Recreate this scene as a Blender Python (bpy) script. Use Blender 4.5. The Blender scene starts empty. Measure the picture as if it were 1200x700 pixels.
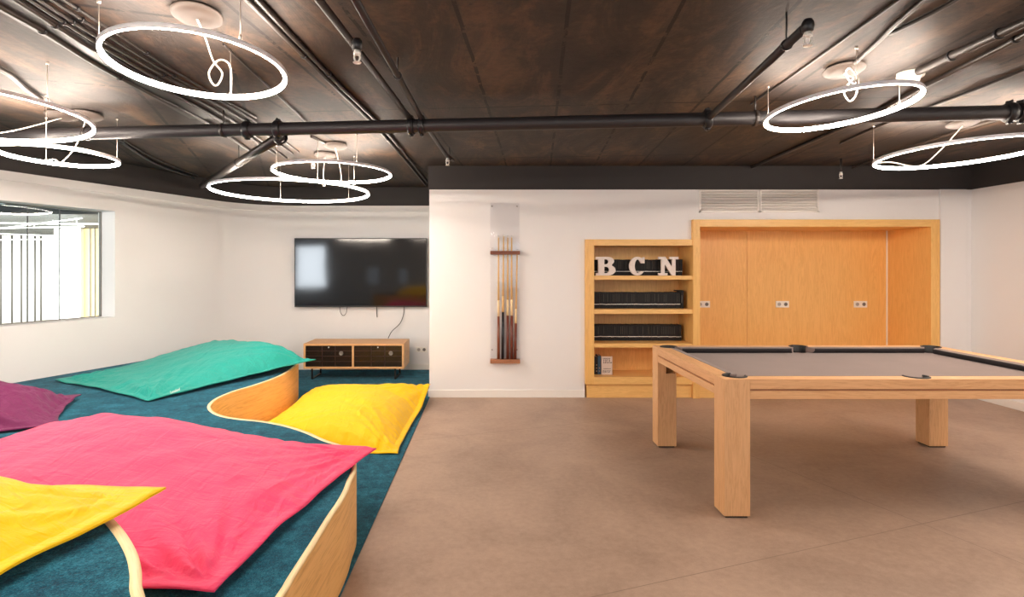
import bpy, bmesh, math, random
import numpy as np
from mathutils import Vector, Matrix, noise
random.seed(7)
C = bpy.context.scene.collection
PI = math.pi
FPX, VX, HY, CZ = 678.0, 572.0, 313.6, 1.46      # camera: focal in px, principal column and horizon row of the photograph

def at(px, py, z):                                # where the sight line meets the level plane of height z
    y = (z - CZ) * FPX / (HY - py)
    return Vector(((px - VX) / FPX * y, y, z))
def sx(px, y): return (px - VX) / FPX * y
def sz(py, y): return CZ + (HY - py) / FPX * y

# ---------------------------------------------------------------- materials
def lin(c):
    def f(v):
        v /= 255.0
        return v / 12.92 if v <= 0.04045 else ((v + 0.055) / 1.055) ** 2.4
    return (f(c[0]), f(c[1]), f(c[2]), 1.0)
MATS = {}
class NT:
    def __init__(s, name):
        s.m = bpy.data.materials.new(name); s.m.use_nodes = True
        s.t = s.m.node_tree; s.b = s.t.nodes['Principled BSDF']; MATS[name] = s.m
    def n(s, kind, **kw):
        nd = s.t.nodes.new(kind)
        for k, v in kw.items():
            if k.startswith('_'): setattr(nd, k[1:], v)
            else: nd.inputs[k.replace('__', ' ')].default_value = v
        return nd
    def l(s, a, b): s.t.links.new(a, b)
    def coord(s, kind='Object', scale=(1, 1, 1), rot=(0, 0, 0)):
        tc = s.n('ShaderNodeTexCoord'); mp = s.n('ShaderNodeMapping')
        mp.inputs['Scale'].default_value = scale; mp.inputs['Rotation'].default_value = rot
        s.l(tc.outputs[kind], mp.inputs['Vector']); return mp.outputs['Vector']
    def noise(s, vec, scale, detail=4, rough=0.55, dist=0.0):
        nd = s.n('ShaderNodeTexNoise', Scale=scale, Detail=detail, Roughness=rough, Distortion=dist)
        s.l(vec, nd.inputs['Vector']); return nd.outputs['Fac']
    def ramp(s, fac, stops):
        r = s.n('ShaderNodeValToRGB'); e = r.color_ramp.elements
        while len(e) < len(stops): e.new(0.5)
        for i, (p, c) in enumerate(stops):
            e[i].position = p; e[i].color = c
        s.l(fac, r.inputs['Fac']); return r.outputs['Color']
    def mix(s, fac, a, b, mode='MIX'):
        m = s.n('ShaderNodeMix', _data_type='RGBA', _blend_type=mode)
        for sock, v in ((m.inputs[0], fac), (m.inputs[6], a), (m.inputs[7], b)):
            if hasattr(v, 'is_output'): s.l(v, sock)
            else: sock.default_value = v
        return m.outputs[2]
    def math(s, op, a, b=None, c=None):
        m = s.n('ShaderNodeMath', _operation=op)
        for i, v in enumerate((a, b, c)):
            if v is None: continue
            if hasattr(v, 'is_output'): s.l(v, m.inputs[i])
            else: m.inputs[i].default_value = v
        return m.outputs[0]
    def bump(s, h, strength=0.3, dist=0.01):
        b = s.n('ShaderNodeBump', Strength=strength, Distance=dist)
        s.l(h, b.inputs['Height']); s.l(b.outputs['Normal'], s.b.inputs['Normal'])
    def base(s, c):
        if hasattr(c, 'is_output'): s.l(c, s.b.inputs['Base Color'])
        else: s.b.inputs['Base Color'].default_value = c
    def set(s, **kw):
        for k, v in kw.items(): s.b.inputs[k.replace('__', ' ')].default_value = v
        return s

def plain(name, rgb, rough=0.6, metal=0.0, mottle=0.04, nscale=30, bump=0.0, spec=0.5):
    t = NT(name); v = t.coord()
    f = t.noise(v, nscale)
    c = lin(rgb); d = tuple(x * (1 - mottle * 2) for x in c[:3]) + (1,)
    t.base(t.mix(f, d, c)); t.set(Roughness=rough, Metallic=metal, Specular__IOR__Level=spec)
    if bump: t.bump(f, bump, 0.004)
    return t.m

def wood(name, light, dark, axis='X', kind='Object', rough=0.45, grain=1.0):
    t = NT(name)
    st = {'X': (0.9, 14, 14), 'Y': (14, 0.9, 14), 'Z': (14, 14, 0.9)}[axis]
    v = t.coord(kind, tuple(x * grain for x in st))
    v2 = t.coord(kind, tuple(x * grain * 5 for x in st))
    n1 = t.noise(v, 1.6, 6, 0.6, 1.2); n2 = t.noise(v2, 2.2, 3, 0.6)
    rings = t.math('FRACT', t.math('MULTIPLY', n1, 7.0))
    rings = t.math('ABSOLUTE', t.math('SUBTRACT', rings, 0.5))
    f = t.math('ADD', t.math('MULTIPLY', rings, 0.75), t.math('MULTIPLY', n2, 0.55))
    t.base(t.ramp(f, [(0.12, lin(dark)), (0.42, lin(light)), (0.8, lin(tuple(min(255, c + 10) for c in light)))]))
    t.set(Roughness=rough); t.bump(f, 0.06, 0.002)
    return t.m

wall_m = plain('wall_paint', (236, 234, 233), 0.75, mottle=0.01, nscale=3, bump=0.03)
white_m = plain('white_trim', (240, 236, 230), 0.45, mottle=0.01)
plastic_m = plain('white_plastic', (238, 234, 226), 0.35, mottle=0.01)
grey_plastic = plain('grey_plastic', (110, 106, 102), 0.5)
band_m = plain('black_wall_band', (46, 41, 40), 0.7, mottle=0.12, nscale=4, bump=0.15)
pipe_m = plain('black_pipe', (40, 37, 39), 0.5, mottle=0.15, nscale=9, bump=0.12)
cond_m = plain('painted_conduit', (44, 38, 35), 0.42, mottle=0.12, nscale=12)
iron_m = plain('black_iron', (22, 22, 25), 0.4, mottle=0.1)
chrome_m = plain('chrome', (215, 215, 215), 0.2, 1.0)
wire_m = plain('steel_wire', (205, 195, 185), 0.35, 0.6)
cord_m = plain('white_cord', (250, 240, 226), 0.5)
blackcord_m = plain('black_cord', (25, 24, 26), 0.6)
lampwhite = plain('lamp_white_aluminium', (238, 236, 240), 0.4)
book_m = plain('black_book', (9, 8, 9), 0.65, mottle=0.2, nscale=60)
leather_m = plain('black_leather', (10, 9, 10), 0.5)
red_wood = wood('dark_mahogany', (120, 66, 42), (70, 34, 22), 'X')
mid_wood = wood('cue_shelf_wood', (160, 105, 70), (120, 72, 44), 'X')
ash_x = wood('ash_wood_x', (220, 170, 120), (200, 144, 96), 'X')
ash_y = wood('ash_wood_y', (220, 170, 120), (200, 144, 96), 'Y')
ash_z = wood('ash_wood_z', (220, 172, 122), (200, 146, 98), 'Z')
oak_z = wood('oak_veneer_z', (234, 184, 108), (222, 168, 92), 'Z', rough=0.4, grain=0.8)
oak_x = wood('oak_veneer_x', (236, 188, 114), (222, 170, 96), 'X', rough=0.4)
ply_m = wood('bent_plywood', (232, 182, 112), (196, 142, 80), 'X', kind='UV', rough=0.45, grain=.7)
rim_m = wood('plywood_edge', (250, 224, 172), (236, 202, 146), 'X', kind='UV', rough=0.5)
stand_x = wood('stand_wood', (222, 168, 112), (196, 138, 86), 'X')
stand_y = wood('stand_wood_side', (222, 170, 116), (198, 140, 88), 'Y')
dark_slat = plain('smoked_drawer_front', (34, 26, 24), 0.22, mottle=0.15)

t = NT('teal_carpet'); v = t.coord()
a_ = t.noise(v, 9, 5, 0.7); b_ = t.noise(v, 210, 2, 0.8); c_ = t.noise(v, 55, 3, .7)
f = t.math('ADD', t.math('MULTIPLY', a_, 0.35), t.math('ADD', t.math('MULTIPLY', b_, 0.4), t.math('MULTIPLY', c_, .25)))
t.base(t.ramp(f, [(0.38, lin((0, 46, 70))), (0.5, lin((6, 88, 110))), (0.62, lin((52, 132, 156)))]))
t.set(Roughness=0.95, Sheen__Weight=0.08, Specular__IOR__Level=0.1); t.bump(t.math('ADD', b_, c_), 0.8, 0.006)
carpet_m = t.m

t = NT('polished_concrete_floor'); v = t.coord()
s_ = t.n('ShaderNodeSeparateXYZ'); rot = t.coord('Object', rot=(0, 0, -math.radians(20))); t.l(rot, s_.inputs[0])
def seam(t, sock, off, step, w):
    x = t.math('FRACT', t.math('DIVIDE', t.math('SUBTRACT', sock, off), step))
    d = t.math('MULTIPLY', t.math('MINIMUM', x, t.math('SUBTRACT', 1.0, x)), step)
    return t.math('LESS_THAN', d, w)
g = t.math('MAXIMUM', seam(t, s_.outputs[1], 2.25, 2.55, 0.0022), seam(t, s_.outputs[0], 3.45, 5.1, 0.0022))
n1 = t.noise(v, 1.3, 6, 0.65, 0.6); n2 = t.noise(v, 26, 5, 0.7); n3 = t.noise(v, 160, 2, .7)
f = t.math('ADD', t.math('MULTIPLY', n1, 0.55), t.math('ADD', t.math('MULTIPLY', n2, 0.3), t.math('MULTIPLY', n3, .15)))
c = t.ramp(f, [(0.34, lin((150, 126, 110))), (0.5, lin((172, 147, 129))), (0.68, lin((190, 164, 145)))])
t.base(t.mix(g, c, lin((132, 112, 100)))); t.set(Roughness=0.5, Specular__IOR__Level=0.35); t.bump(n2, 0.05, 0.002)
floor_m = t.m

t = NT('dark_formed_concrete_ceiling'); v = t.coord()
def seamset(t, ang, ox, sxx, oy, syy, w):
    r = t.coord('Object', rot=(0, 0, math.radians(ang))); s = t.n('ShaderNodeSeparateXYZ')
    wob = t.noise(r, 3, 3); 
    t.l(r, s.inputs[0])
    x = t.math('ADD', s.outputs[0], t.math('MULTIPLY', t.math('SUBTRACT', wob, .5), 0.02))
    y = t.math('ADD', s.outputs[1], t.math('MULTIPLY', t.math('SUBTRACT', wob, .5), 0.03))
    return t.math('MAXIMUM', seam(t, x, ox, sxx, w), seam(t, y, oy, syy, w))
sA = seamset(t, 5.0, 0.13, 0.49, 4.10, 1.9, 0.010)
sB = seamset(t, -18.6, -0.95, 0.62, 4.2, 1.25, 0.012)
xs = t.n('ShaderNodeSeparateXYZ'); t.l(v, xs.inputs[0])
left = t.math('LESS_THAN', t.math('ADD', xs.outputs[0], t.math('MULTIPLY', xs.outputs[1], 0.05)), -1.3)
sm = t.math('ADD', t.math('MULTIPLY', sB, left), t.math('MULTIPLY', sA, t.math('SUBTRACT', 1.0, left)))
brk = t.noise(v, 4.5, 5, 0.75)
sm = t.math('MULTIPLY', sm, t.math('GREATER_THAN', brk, 0.44))
st_ = t.coord('Object', (1.6, 0.5, 1), (0, 0, math.radians(5)))
n1 = t.noise(st_, 2.2, 7, 0.68, 0.8); n2 = t.noise(v, 22, 4, 0.7)
f = t.math('ADD', t.math('MULTIPLY', n1, 0.8), t.math('MULTIPLY', n2, 0.2))
c = t.ramp(f, [(0.3, lin((30, 29, 32))), (0.5, lin((56, 48, 43))), (0.72, lin((106, 82, 62)))])
pit = t.math('LESS_THAN', t.noise(v, 13, 2, 0.5, .5), 0.27)
c = t.mix(pit, c, lin((44, 38, 36)))
t.base(t.mix(sm, c, lin((24, 20, 20)))); t.set(Roughness=0.62, Specular__IOR__Level=0.3)
t.bump(t.math('SUBTRACT', f, t.math('MULTIPLY', sm, 0.6)), 0.35, 0.02)
ceil_m = t.m

def cloth(name, rgb, rough=0.6, sheen=0.1):
    t = NT(name); v = t.coord()
    st = t.coord('Object', (2.2, 7, 4), (0.3, 0, 0.6)); st2 = t.coord('Object', (8, 2, 4), (0, .2, -0.3))
    w = t.math('ADD', t.noise(st, 2.1, 5, 0.55, 1.6), t.noise(st2, 1.7, 4, 0.5, 1.2))
    k = t.noise(v, 320, 2, 0.6)
    c = lin(rgb)
    t.base(c); t.set(Roughness=rough, Sheen__Weight=sheen, Specular__IOR__Level=0.25)
    t.bump(t.math('ADD', w, t.math('MULTIPLY', k, 0.03)), 0.55, 0.02)
    return t.m
pink_m = cloth('pink_cushion_cloth', (248, 70, 120))
yellow_m = cloth('yellow_cushion_cloth', (254, 202, 0))
teal_m = cloth('turquoise_cushion_cloth', (30, 158, 146))
purple_m = cloth('purple_cushion_cloth', (112, 32, 84))
t = NT('taupe_billiard_cloth'); v = t.coord(); k = t.noise(v, 260, 2, .7); k2 = t.noise(v, 3, 4)
t.base(t.mix(t.math('MULTIPLY', t.math('ADD', k, k2), .5), lin((104, 88, 84)), lin((140, 121, 114))))
t.set(Roughness=0.9, Sheen__Weight=0.2, Specular__IOR__Level=0.2); billiard_m = t.m

def emit(name, rgb, s):
    t = NT(name); t.base(lin(rgb)); t.b.inputs['Emission Color'].default_value = lin(rgb); t.set(Emission__Strength=s); return t.m
led_m = emit('warm_led_diffuser', (255, 238, 222), 112.0)
led_dim = emit('warm_led_diffuser_dimmed', (255, 238, 222), 92.0)
led_bright = emit('warm_led_diffuser_full', (255, 238, 222), 120.0)
strip_m = emit('hall_strip_light', (255, 252, 246), 2.5)

t = NT('window_glass'); out = t.t.nodes['Material Output']
tr = t.n('ShaderNodeBsdfTransparent'); gl = t.n('ShaderNodeBsdfGlossy'); gl.inputs['Roughness'].default_value = 0.0
tr.inputs['Color'].default_value = (0.93, 0.97, 0.96, 1)
lw = t.n('ShaderNodeLayerWeight', Blend=0.5); fr = t.math('ADD', t.math('MULTIPLY', t.math('POWER', lw.outputs['Facing'], 4.0), 0.7), 0.03); ms = t.n('ShaderNodeMixShader')
t.l(fr, ms.inputs[0]); t.l(tr.outputs[0], ms.inputs[1]); t.l(gl.outputs[0], ms.inputs[2]); t.l(ms.outputs[0], out.inputs['Surface'])
glass_m = t.m
t = NT('clear_acrylic'); out = t.t.nodes['Material Output']
tr = t.n('ShaderNodeBsdfTransparent'); gl = t.n('ShaderNodeBsdfGlossy'); gl.inputs['Roughness'].default_value = 0.06
tr.inputs['Color'].default_value = (0.985, 0.985, 0.99, 1)
lw = t.n('ShaderNodeLayerWeight', Blend=0.5); fr = t.math('ADD', t.math('MULTIPLY', t.math('POWER', lw.outputs['Facing'], 4.0), 0.7), 0.03); ms = t.n('ShaderNodeMixShader')
t.l(fr, ms.inputs[0]); t.l(tr.outputs[0], ms.inputs[1]); t.l(gl.outputs[0], ms.inputs[2]); t.l(ms.outputs[0], out.inputs['Surface'])
acryl_m = t.m
t = NT('tv_screen'); t.base(lin((12, 11, 13))); t.set(Roughness=0.07, Specular__IOR__Level=0.6)
v = t.coord('Object', (1.2, 1, 2.0)); t.bump(t.noise(v, 1.1, 1, 0.3), 0.04, 0.03)
screen_m = t.m

t = NT('white_wall_tiles'); v = t.coord('Generated')
br = t.n('ShaderNodeTexBrick', Scale=1.0, Mortar__Size=0.012, Brick__Width=0.022, Row__Height=0.05)
tc = t.n('ShaderNodeTexCoord'); sp = t.n('ShaderNodeSeparateXYZ'); cb = t.n('ShaderNodeCombineXYZ')
t.l(tc.outputs['Generated'], sp.inputs[0]); t.l(sp.outputs[0], cb.inputs[0]); t.l(sp.outputs[2], cb.inputs[1]); t.l(cb.outputs[0], br.inputs['Vector'])
br.inputs['Color1'].default_value = lin((250, 246, 236)); br.inputs['Color2'].default_value = lin((244, 240, 230)); br.inputs['Mortar'].default_value = lin((232, 228, 216))
t.l(br.outputs['Color'], t.b.inputs['Base Color']); tile_m = t.m
cream_m = plain('cream_plaster', (196, 168, 116), 0.7)

# ---------------------------------------------------------------- mesh helpers
def newbm(): return bmesh.new()
def box(bm, x0, x1, y0, y1, z0, z1, bev=0.0, seg=2):
    tb = bmesh.new()
    vs = [tb.verts.new((x, y, z)) for x in (x0, x1) for y in (y0, y1) for z in (z0, z1)]
    for q in ((0, 1, 3, 2), (4, 6, 7, 5), (0, 4, 5, 1), (2, 3, 7, 6), (0, 2, 6, 4), (1, 5, 7, 3)): tb.faces.new([vs[i] for i in q])
    if bev: bmesh.ops.bevel(tb, geom=tb.edges[:], offset=bev, segments=seg, affect='EDGES', profile=0.6)
    merge(bm, tb)
def merge(bm, tb, mtx=None):
    if mtx is not None: bmesh.ops.transform(tb, matrix=mtx, verts=tb.verts)
    me = bpy.data.meshes.new('tmp'); tb.to_mesh(me); tb.free(); bm.from_mesh(me); bpy.data.meshes.remove(me)
def tube(bm, pts, r, n=12, closed=False, caps=True):
    pts = [Vector(p) for p in pts]; m = len(pts); rings = []
    up = None
    for i, p in enumerate(pts):
        if closed: d = pts[(i + 1) % m] - pts[i - 1]
        else: d = pts[min(i + 1, m - 1)] - pts[max(i - 1, 0)]
        d.normalize()
        if up is None: up = d.orthogonal().normalized()
        up = (up - d * up.dot(d))
        if up.length < 1e-5: up = d.orthogonal()
        up.normalize(); sd = d.cross(up)
        rr = r[i] if isinstance(r, (list, tuple)) else r
        rings.append([bm.verts.new(p + (up * math.cos(a) + sd * math.sin(a)) * rr) for a in (2 * PI * k / n for k in range(n))])
    for i in range(m if closed else m - 1):
        A, B = rings[i], rings[(i + 1) % m]
        off = 0
        if closed and i == m - 1:
            off = min(range(n), key=lambda o: sum((A[k].co - B[(k + o) % n].co).length for k in range(n)))
        for k in range(n):
            f = bm.faces.new((A[k], A[(k + 1) % n], B[(k + 1 + off) % n], B[(k + off) % n])); f.smooth = True
    if caps and not closed: bm.faces.new(rings[0][::-1]); bm.faces.new(rings[-1])
def lathe(bm, prof, c=(0, 0, 0), n=32, mtx=None, a0=0.0, a1=2 * PI):
    tb = bmesh.new(); full = abs(a1 - a0 - 2 * PI) < 1e-6
    cols = [[tb.verts.new((r * math.cos(a), r * math.sin(a), z)) for r, z in prof] for a in (a0 + (a1 - a0) * k / (n if full else n - 1) for k in range(n))]
    for i in range(n if full else n - 1):
        A, B = cols[i], cols[(i + 1) % n]
        for j in range(len(prof) - 1):
            f = tb.faces.new((A[j], B[j], B[j + 1], A[j + 1])); f.smooth = True
    bmesh.ops.remove_doubles(tb, verts=tb.verts, dist=1e-6)
    M = Matrix.Translation(Vector(c)) @ (mtx if mtx is not None else Matrix.Identity(4))
    merge(bm, tb, M)
def prism(bm, poly, z0, z1, bev=0.0):
    tb = bmesh.new()
    lo = [tb.verts.new((x, y, z0)) for x, y in poly]; hi = [tb.verts.new((x, y, z1)) for x, y in poly]; n = len(poly)
    tb.faces.new(lo[::-1]); tb.faces.new(hi)
    for i in range(n): tb.faces.new((lo[i], lo[(i + 1) % n], hi[(i + 1) % n], hi[i]))
    bmesh.ops.recalc_face_normals(tb, faces=tb.faces)
    if bev: bmesh.ops.bevel(tb, geom=tb.edges[:], offset=bev, segments=2, affect='EDGES')
    merge(bm, tb)
def crom(P, n=10, closed=False):
    P = [Vector(p) for p in P]; out = []; m = len(P)
    for i in range(m if closed else m - 1):
        g = (lambda k: P[k % m]) if closed else (lambda k: P[max(0, min(m - 1, k))])
        a, b, c, d = g(i - 1), g(i), g(i + 1), g(i + 2)
        for k in range(n):
            s = k / n
            out.append(0.5 * ((2 * b) + (c - a) * s + (2 * a - 5 * b + 4 * c - d) * s * s + (-a + 3 * b - 3 * c + d) * s ** 3))
    if not closed: out.append(P[-1])
    return out

WL = {}
def tag(o, label=None, cat=None, group=None, kind=None):
    if label: o['label'] = label
    if cat: o['category'] = cat
    if group: o['group'] = group
    if kind: o['kind'] = kind
    return o
def thing(name, loc, label, cat, group=None):
    o = bpy.data.objects.new(name, None); o.empty_display_size = 0.05; C.objects.link(o)
    o.location = loc; WL[o.name] = Vector(loc); tag(o, label, cat, group); return o
def obj(name, bm, mat, parent=None, label=None, local=False):
    if isinstance(bm, bpy.types.Mesh): me = bm
    else:
        if not local: bmesh.ops.recalc_face_normals(bm, faces=bm.faces)
        me = bpy.data.meshes.new(name); bm.to_mesh(me); bm.free()
    if parent is None:
        co = [v.co for v in me.vertices]
        org = Vector(((min(c.x for c in co) + max(c.x for c in co)) / 2, (min(c.y for c in co) + max(c.y for c in co)) / 2, min(c.z for c in co)))
    else: org = WL[parent.name]
    me.transform(Matrix.Translation(-org))
    for m in (mat if isinstance(mat, (list, tuple)) else [mat]): me.materials.append(m)
    o = bpy.data.objects.new(name, me); C.objects.link(o)
    if parent is None: o.location = org
    else: o.parent = parent
    WL[o.name] = org.copy()
    if label: o['label'] = label
    return o
def struct(name, bm, mat, parent=None):
    o = obj(name, bm, mat, parent)
    if parent is None: o['kind'] = 'structure'
    return o
def boolean(o, cutters):
    bpy.context.view_layer.update()
    for c in cutters:
        m = o.modifiers.new('b', 'BOOLEAN'); m.operation = 'DIFFERENCE'; m.solver = 'EXACT'; m.object = c
    dg = bpy.context.evaluated_depsgraph_get(); me = bpy.data.meshes.new_from_object(o.evaluated_get(dg))
    o.modifiers.clear(); o.data = me
def copy_tree(o, loc, label=None):
    r = o.copy(); C.objects.link(r); r.location = loc; WL[r.name] = Vector(loc)
    if label: r['label'] = label
    for ch in list(o.children):
        c = ch.copy(); C.objects.link(c); c.parent = r
        for g in list(ch.children):
            d = g.copy(); C.objects.link(d); d.parent = c
    return r
def smooth(o, ang=None):
    for p in o.data.polygons: p.use_smooth = True
    return o

# ================================================================ ROOM SHELL
H, HB = 2.6, 2.335
U = Vector((0.326, 0.9454, 0)); W0 = Vector((-4.03, 6.25, 0)); NO = Vector((-0.9454, 0.326, 0))     # left wall: direction, point, outward normal
def wl(s, d=0.0, z=0.0): return W0 + U * s + NO * d + Vector((0, 0, z))
YTV, YM, XR, YB = 8.22, 6.5, 5.43, -3.3
# path of the curved left-to-rear wall
s_end = (YTV - W0.y) / U.y; corner = wl(s_end); turn = math.acos(U.x); rad = 0.95; tl = rad * math.tan(turn / 2)
pA = corner - U * tl; cen = pA - NO * rad
arc = []
a_start = math.atan2(NO.y, NO.x)
for k in range(49):
    a = a_start - turn * k / 48
    arc.append(cen + Vector((math.cos(a), math.sin(a), 0)) * rad)
def wallstrip(bm, pts, z0, z1, d0, d1):
    """a wall strip following plan points, from offset d0 to d1 outwards (left of travel)"""
    n = len(pts); nr = []
    for i in range(n):
        d = (pts[min(i + 1, n - 1)] - pts[max(i - 1, 0)]).normalized(); nr.append(Vector((-d.y, d.x, 0)))
    rows = []
    for i in range(n):
        a = pts[i] + nr[i] * d0; b = pts[i] + nr[i] * d1
        rows.append([bm.verts.new((a.x, a.y, z0)), bm.verts.new((a.x, a.y, z1)), bm.verts.new((b.x, b.y, z1)), bm.verts.new((b.x, b.y, z0))])
    for i in range(n - 1):
        for k in range(4):
            f = bm.faces.new((rows[i][k], rows[i][(k + 1) % 4], rows[i + 1][(k + 1) % 4], rows[i + 1][k]))
            f.smooth = False
    bm.faces.new(rows[0]); bm.faces.new(rows[-1][::-1])
SW0, ZW0, ZW1 = -2.9, 0.925, 2.068
bm = newbm()
wallstrip(bm, [wl(-10.2), wl(SW0)], 0, H, 0, 0.25)
wallstrip(bm, [wl(SW0), wl(0)], 0, ZW0, 0, 0.25)
wallstrip(bm, [wl(SW0), wl(0)], ZW1, H, 0, 0.25)
curve_pts = [wl(0)] + arc + [Vector((-2.0, YTV, 0)), Vector((-0.6, YTV, 0))]
wallstrip(bm, curve_pts, 0, H, 0, 0.25)
struct('wall_left', bm, wall_m)
# black band and white ledge under it
bandpath = [wl(-10.2), wl(0)] + arc + [Vector((-2.0, YTV, 0)), Vector((-0.66, YTV, 0))]
bm = newbm(); wallstrip(bm, bandpath, HB, H, -0.012, 0.0)
struct('trim_1', bm, band_m)
bm = newbm(); wallstrip(bm, bandpath, HB - 0.085, HB, -0.022, 0.0)
struct('trim_2', bm, wall_m)
bm = newbm(); wallstrip(bm, arc + [Vector((-2.0, YTV, 0)), Vector((-0.66, YTV, 0))], 0, 0.085, -0.014, 0.0)
struct('baseboard_left', bm, white_m)
# back wall with its openings for the bookcase and the niche
BX0, BX1, NX1 = 1.085, 2.283, 5.03
BZ, NZ = 1.775, 1.996
bm = newbm()
box(bm, -0.66, BX0, YM, YTV + 0.25, 0, H)
box(bm, BX0, BX1, YM, 7.4, BZ, H)
box(bm, BX1, NX1, YM, 7.4, NZ, H)
box(bm, NX1, XR + 0.25, YM, 7.4, 0, H)
struct('wall_back', bm, wall_m)
bm = newbm(); box(bm, -0.672, XR, YM - 0.012, YM, HB, H); box(bm, -0.672, -0.66, YM, YTV, HB, H); struct('trim_3', bm, band_m)
bm = newbm(); box(bm, NX1 + 0.03, sx(1133, YM - .03), YM - 0.03, YM, 0, HB, 0.004); struct('trim_4', bm, wall_m)
bm = newbm(); box(bm, -0.66, BX0, YM - 0.014, YM, 0, 0.085, 0.003)
box(bm, -0.674, -0.66, YM - .014, YTV - .014, 0, 0.085, 0.003); struct('baseboard_back', bm, white_m)
bm = newbm(); box(bm, XR, XR + 0.25, YB, YM + .2, 0, H); struct('wall_right', bm, wall_m)
bm = newbm(); box(bm, XR - 0.012, XR, YB, YM - .012, HB, H); struct('trim_5', bm, band_m)
bm = newbm(); box(bm, XR - 0.014, XR, YB, YM - .03, 0, 0.085, .003); struct('baseboard_right', bm, white_m)
# wall behind the camera with daylight openings
bm = newbm()
ops = [(-6.5, -5.5, 0.75, 2.2), (-4.1, -3.7, 0.9, 1.5), (-3.0, -2.75, 0.9, 1.4), (0.2, 4.2, 0.9, 2.2)]
xs_ = [-7.6] + [v for o in ops for v in o[:2]] + [XR + 0.25]
for i in range(0, len(xs_), 2): box(bm, xs_[i], xs_[i + 1], YB - 0.2, YB, 0, H)
for a, b, z0, z1 in ops: box(bm, a, b, YB - 0.2, YB, 0, z0); box(bm, a, b, YB - 0.2, YB, z1, H)
struct('wall_front', bm, wall_m)
bm = newbm(); box(bm, -7.9, XR + .3, YB - .2, YTV + .3, H, H + 0.15); struct('ceiling', bm, ceil_m)
bm = newbm(); box(bm, -7.9, XR + .3, YB - .2, YTV + .3, -0.1, 0); fl = struct('floor', bm, floor_m)
fl.data.transform(Matrix.Translation(fl.location)); fl.location = (0, 0, 0)
ce = bpy.data.objects['ceiling']; ce.data.transform(Matrix.Translation(ce.location)); ce.location = (0, 0, 0)
# carpet left of the line x = -0.66
poly = [(-0.655, YB), (-0.655, 6.486)] + [(-0.675, 6.487), (-0.675, YTV - .016)] + [(p.x + .014, p.y - .014) for p in arc[::-1]] + [(wl(0, -.001).x, wl(0).y), (wl(-10.1, -.001).x, YB)]
bm = newbm(); prism(bm, poly, 0.0005, 0.009)
tag(obj('floor_carpet', bm, carpet_m), 'flat teal blue floor carpet along the left side below the platform', 'carpet')
carp = bpy.data.objects['floor_carpet']

# window in the left wall
bm = newbm(); wallstrip(bm, [wl(SW0), wl(0)], ZW0, ZW1, 0.205, 0.213)
win = struct('window_1', bm, glass_m)
def winpart(name, strips, mat):
    bm = newbm()
    for s0, s1, z0, z1, d0, d1 in strips: wallstrip(bm, [wl(s0), wl(s1)], z0, z1, d0, d1)
    return obj(name, bm, mat, win)
winpart('window_frame', [(SW0, 0, ZW0, ZW0 + 0.008, .2, .225), (SW0, 0, ZW1 - 0.008, ZW1, .2, .225), (-0.012, 0, ZW0, ZW1, .2, .225), (SW0, SW0 + .02, ZW0, ZW1, .2, .225)], plain('window_frame_grey', (120, 118, 112), 0.4))
winpart('glass_joint', [(s - .003, s + .003, ZW0, ZW1, .203, .216) for s in (-0.44, -0.745, -1.6)], plain('joint_dark', (58, 58, 60), 0.5))
# the hall beyond the window
bm = newbm(); box(bm, -24, -6.5, 15, 15.2, 0, 2.45); struct('wall_hall', bm, tile_m)
bm = newbm(); box(bm, -24, -4.6, 9.0, 15.2, 2.29, 2.45)
hp = [wl(-3.2, .3), wl(3.1, .3)]
struct('ceiling_hall', bm, plain('hall_ceiling_grey', (44, 47, 47), 0.6, mottle=.2, nscale=1.2))
bm = newbm(); prism(bm, [(-24, 3), (wl(-3.4, .26).x, wl(-3.4).y), (wl(2.6, .26).x, wl(2.6, .26).y), (-4.6, 15.2), (-24, 15.2)], -0.1, 0); struct('floor_hall', bm, plain('hall_floor_pale', (206, 200, 190), 0.5))
bm = newbm(); box(bm, sx(63, 12.2), sx(94.5, 12.2), 12.2, 12.7, 0, 2.29, .01)
tag(obj('hall_column', bm, white_m), 'broad white column standing in the hall seen through the left window', 'column')
th = thing('hall_pilaster', (sx(106, 12.3), 12.4, 0), 'cream plastered pier beside the white column beyond the window', 'column')
bm = newbm(); box(bm, sx(94.6, 12.3), sx(130, 12.3), 12.3, 12.8, 0, 2.29, .01); obj('pier', bm, cream_m, th)
for px in (105.0, 110.5):
    bm = newbm(); box(bm, sx(px, 12.28) - .012, sx(px, 12.28) + .012, 12.275, 12.3, 0, 2.29); obj('joint_strip', bm, grey_plastic, th)
for i, (px, nm) in enumerate(((1, 'leftmost'), (14, 'second from left'), (25, 'third from left'), (41, 'fourth from left'), (48, 'rightmost'))):
    bm = newbm(); X = sx(px, 14.8); tube(bm, [(X, 14.8, 0), (X, 14.8, 2.29)], 0.022, 8)
    tag(obj('hall_pole', bm, grey_plastic), 'thin grey vertical pole before the tiled hall wall, %s of the five' % nm, 'pole', 'poles before the tiled hall wall')
strips = [((-13.5, 14.4), (-6.6, 9.4), 'longest diagonal'), ((-15, 12.5), (-7.4, 10.6), 'second diagonal'), ((-12.5, 9.6), (-8.2, 14.2), 'crossing'), ((-15.5, 14.7), (-8.5, 12.9), 'farthest'), ((-10.5, 9.2), (-6.2, 9.7), 'nearest')]
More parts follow.
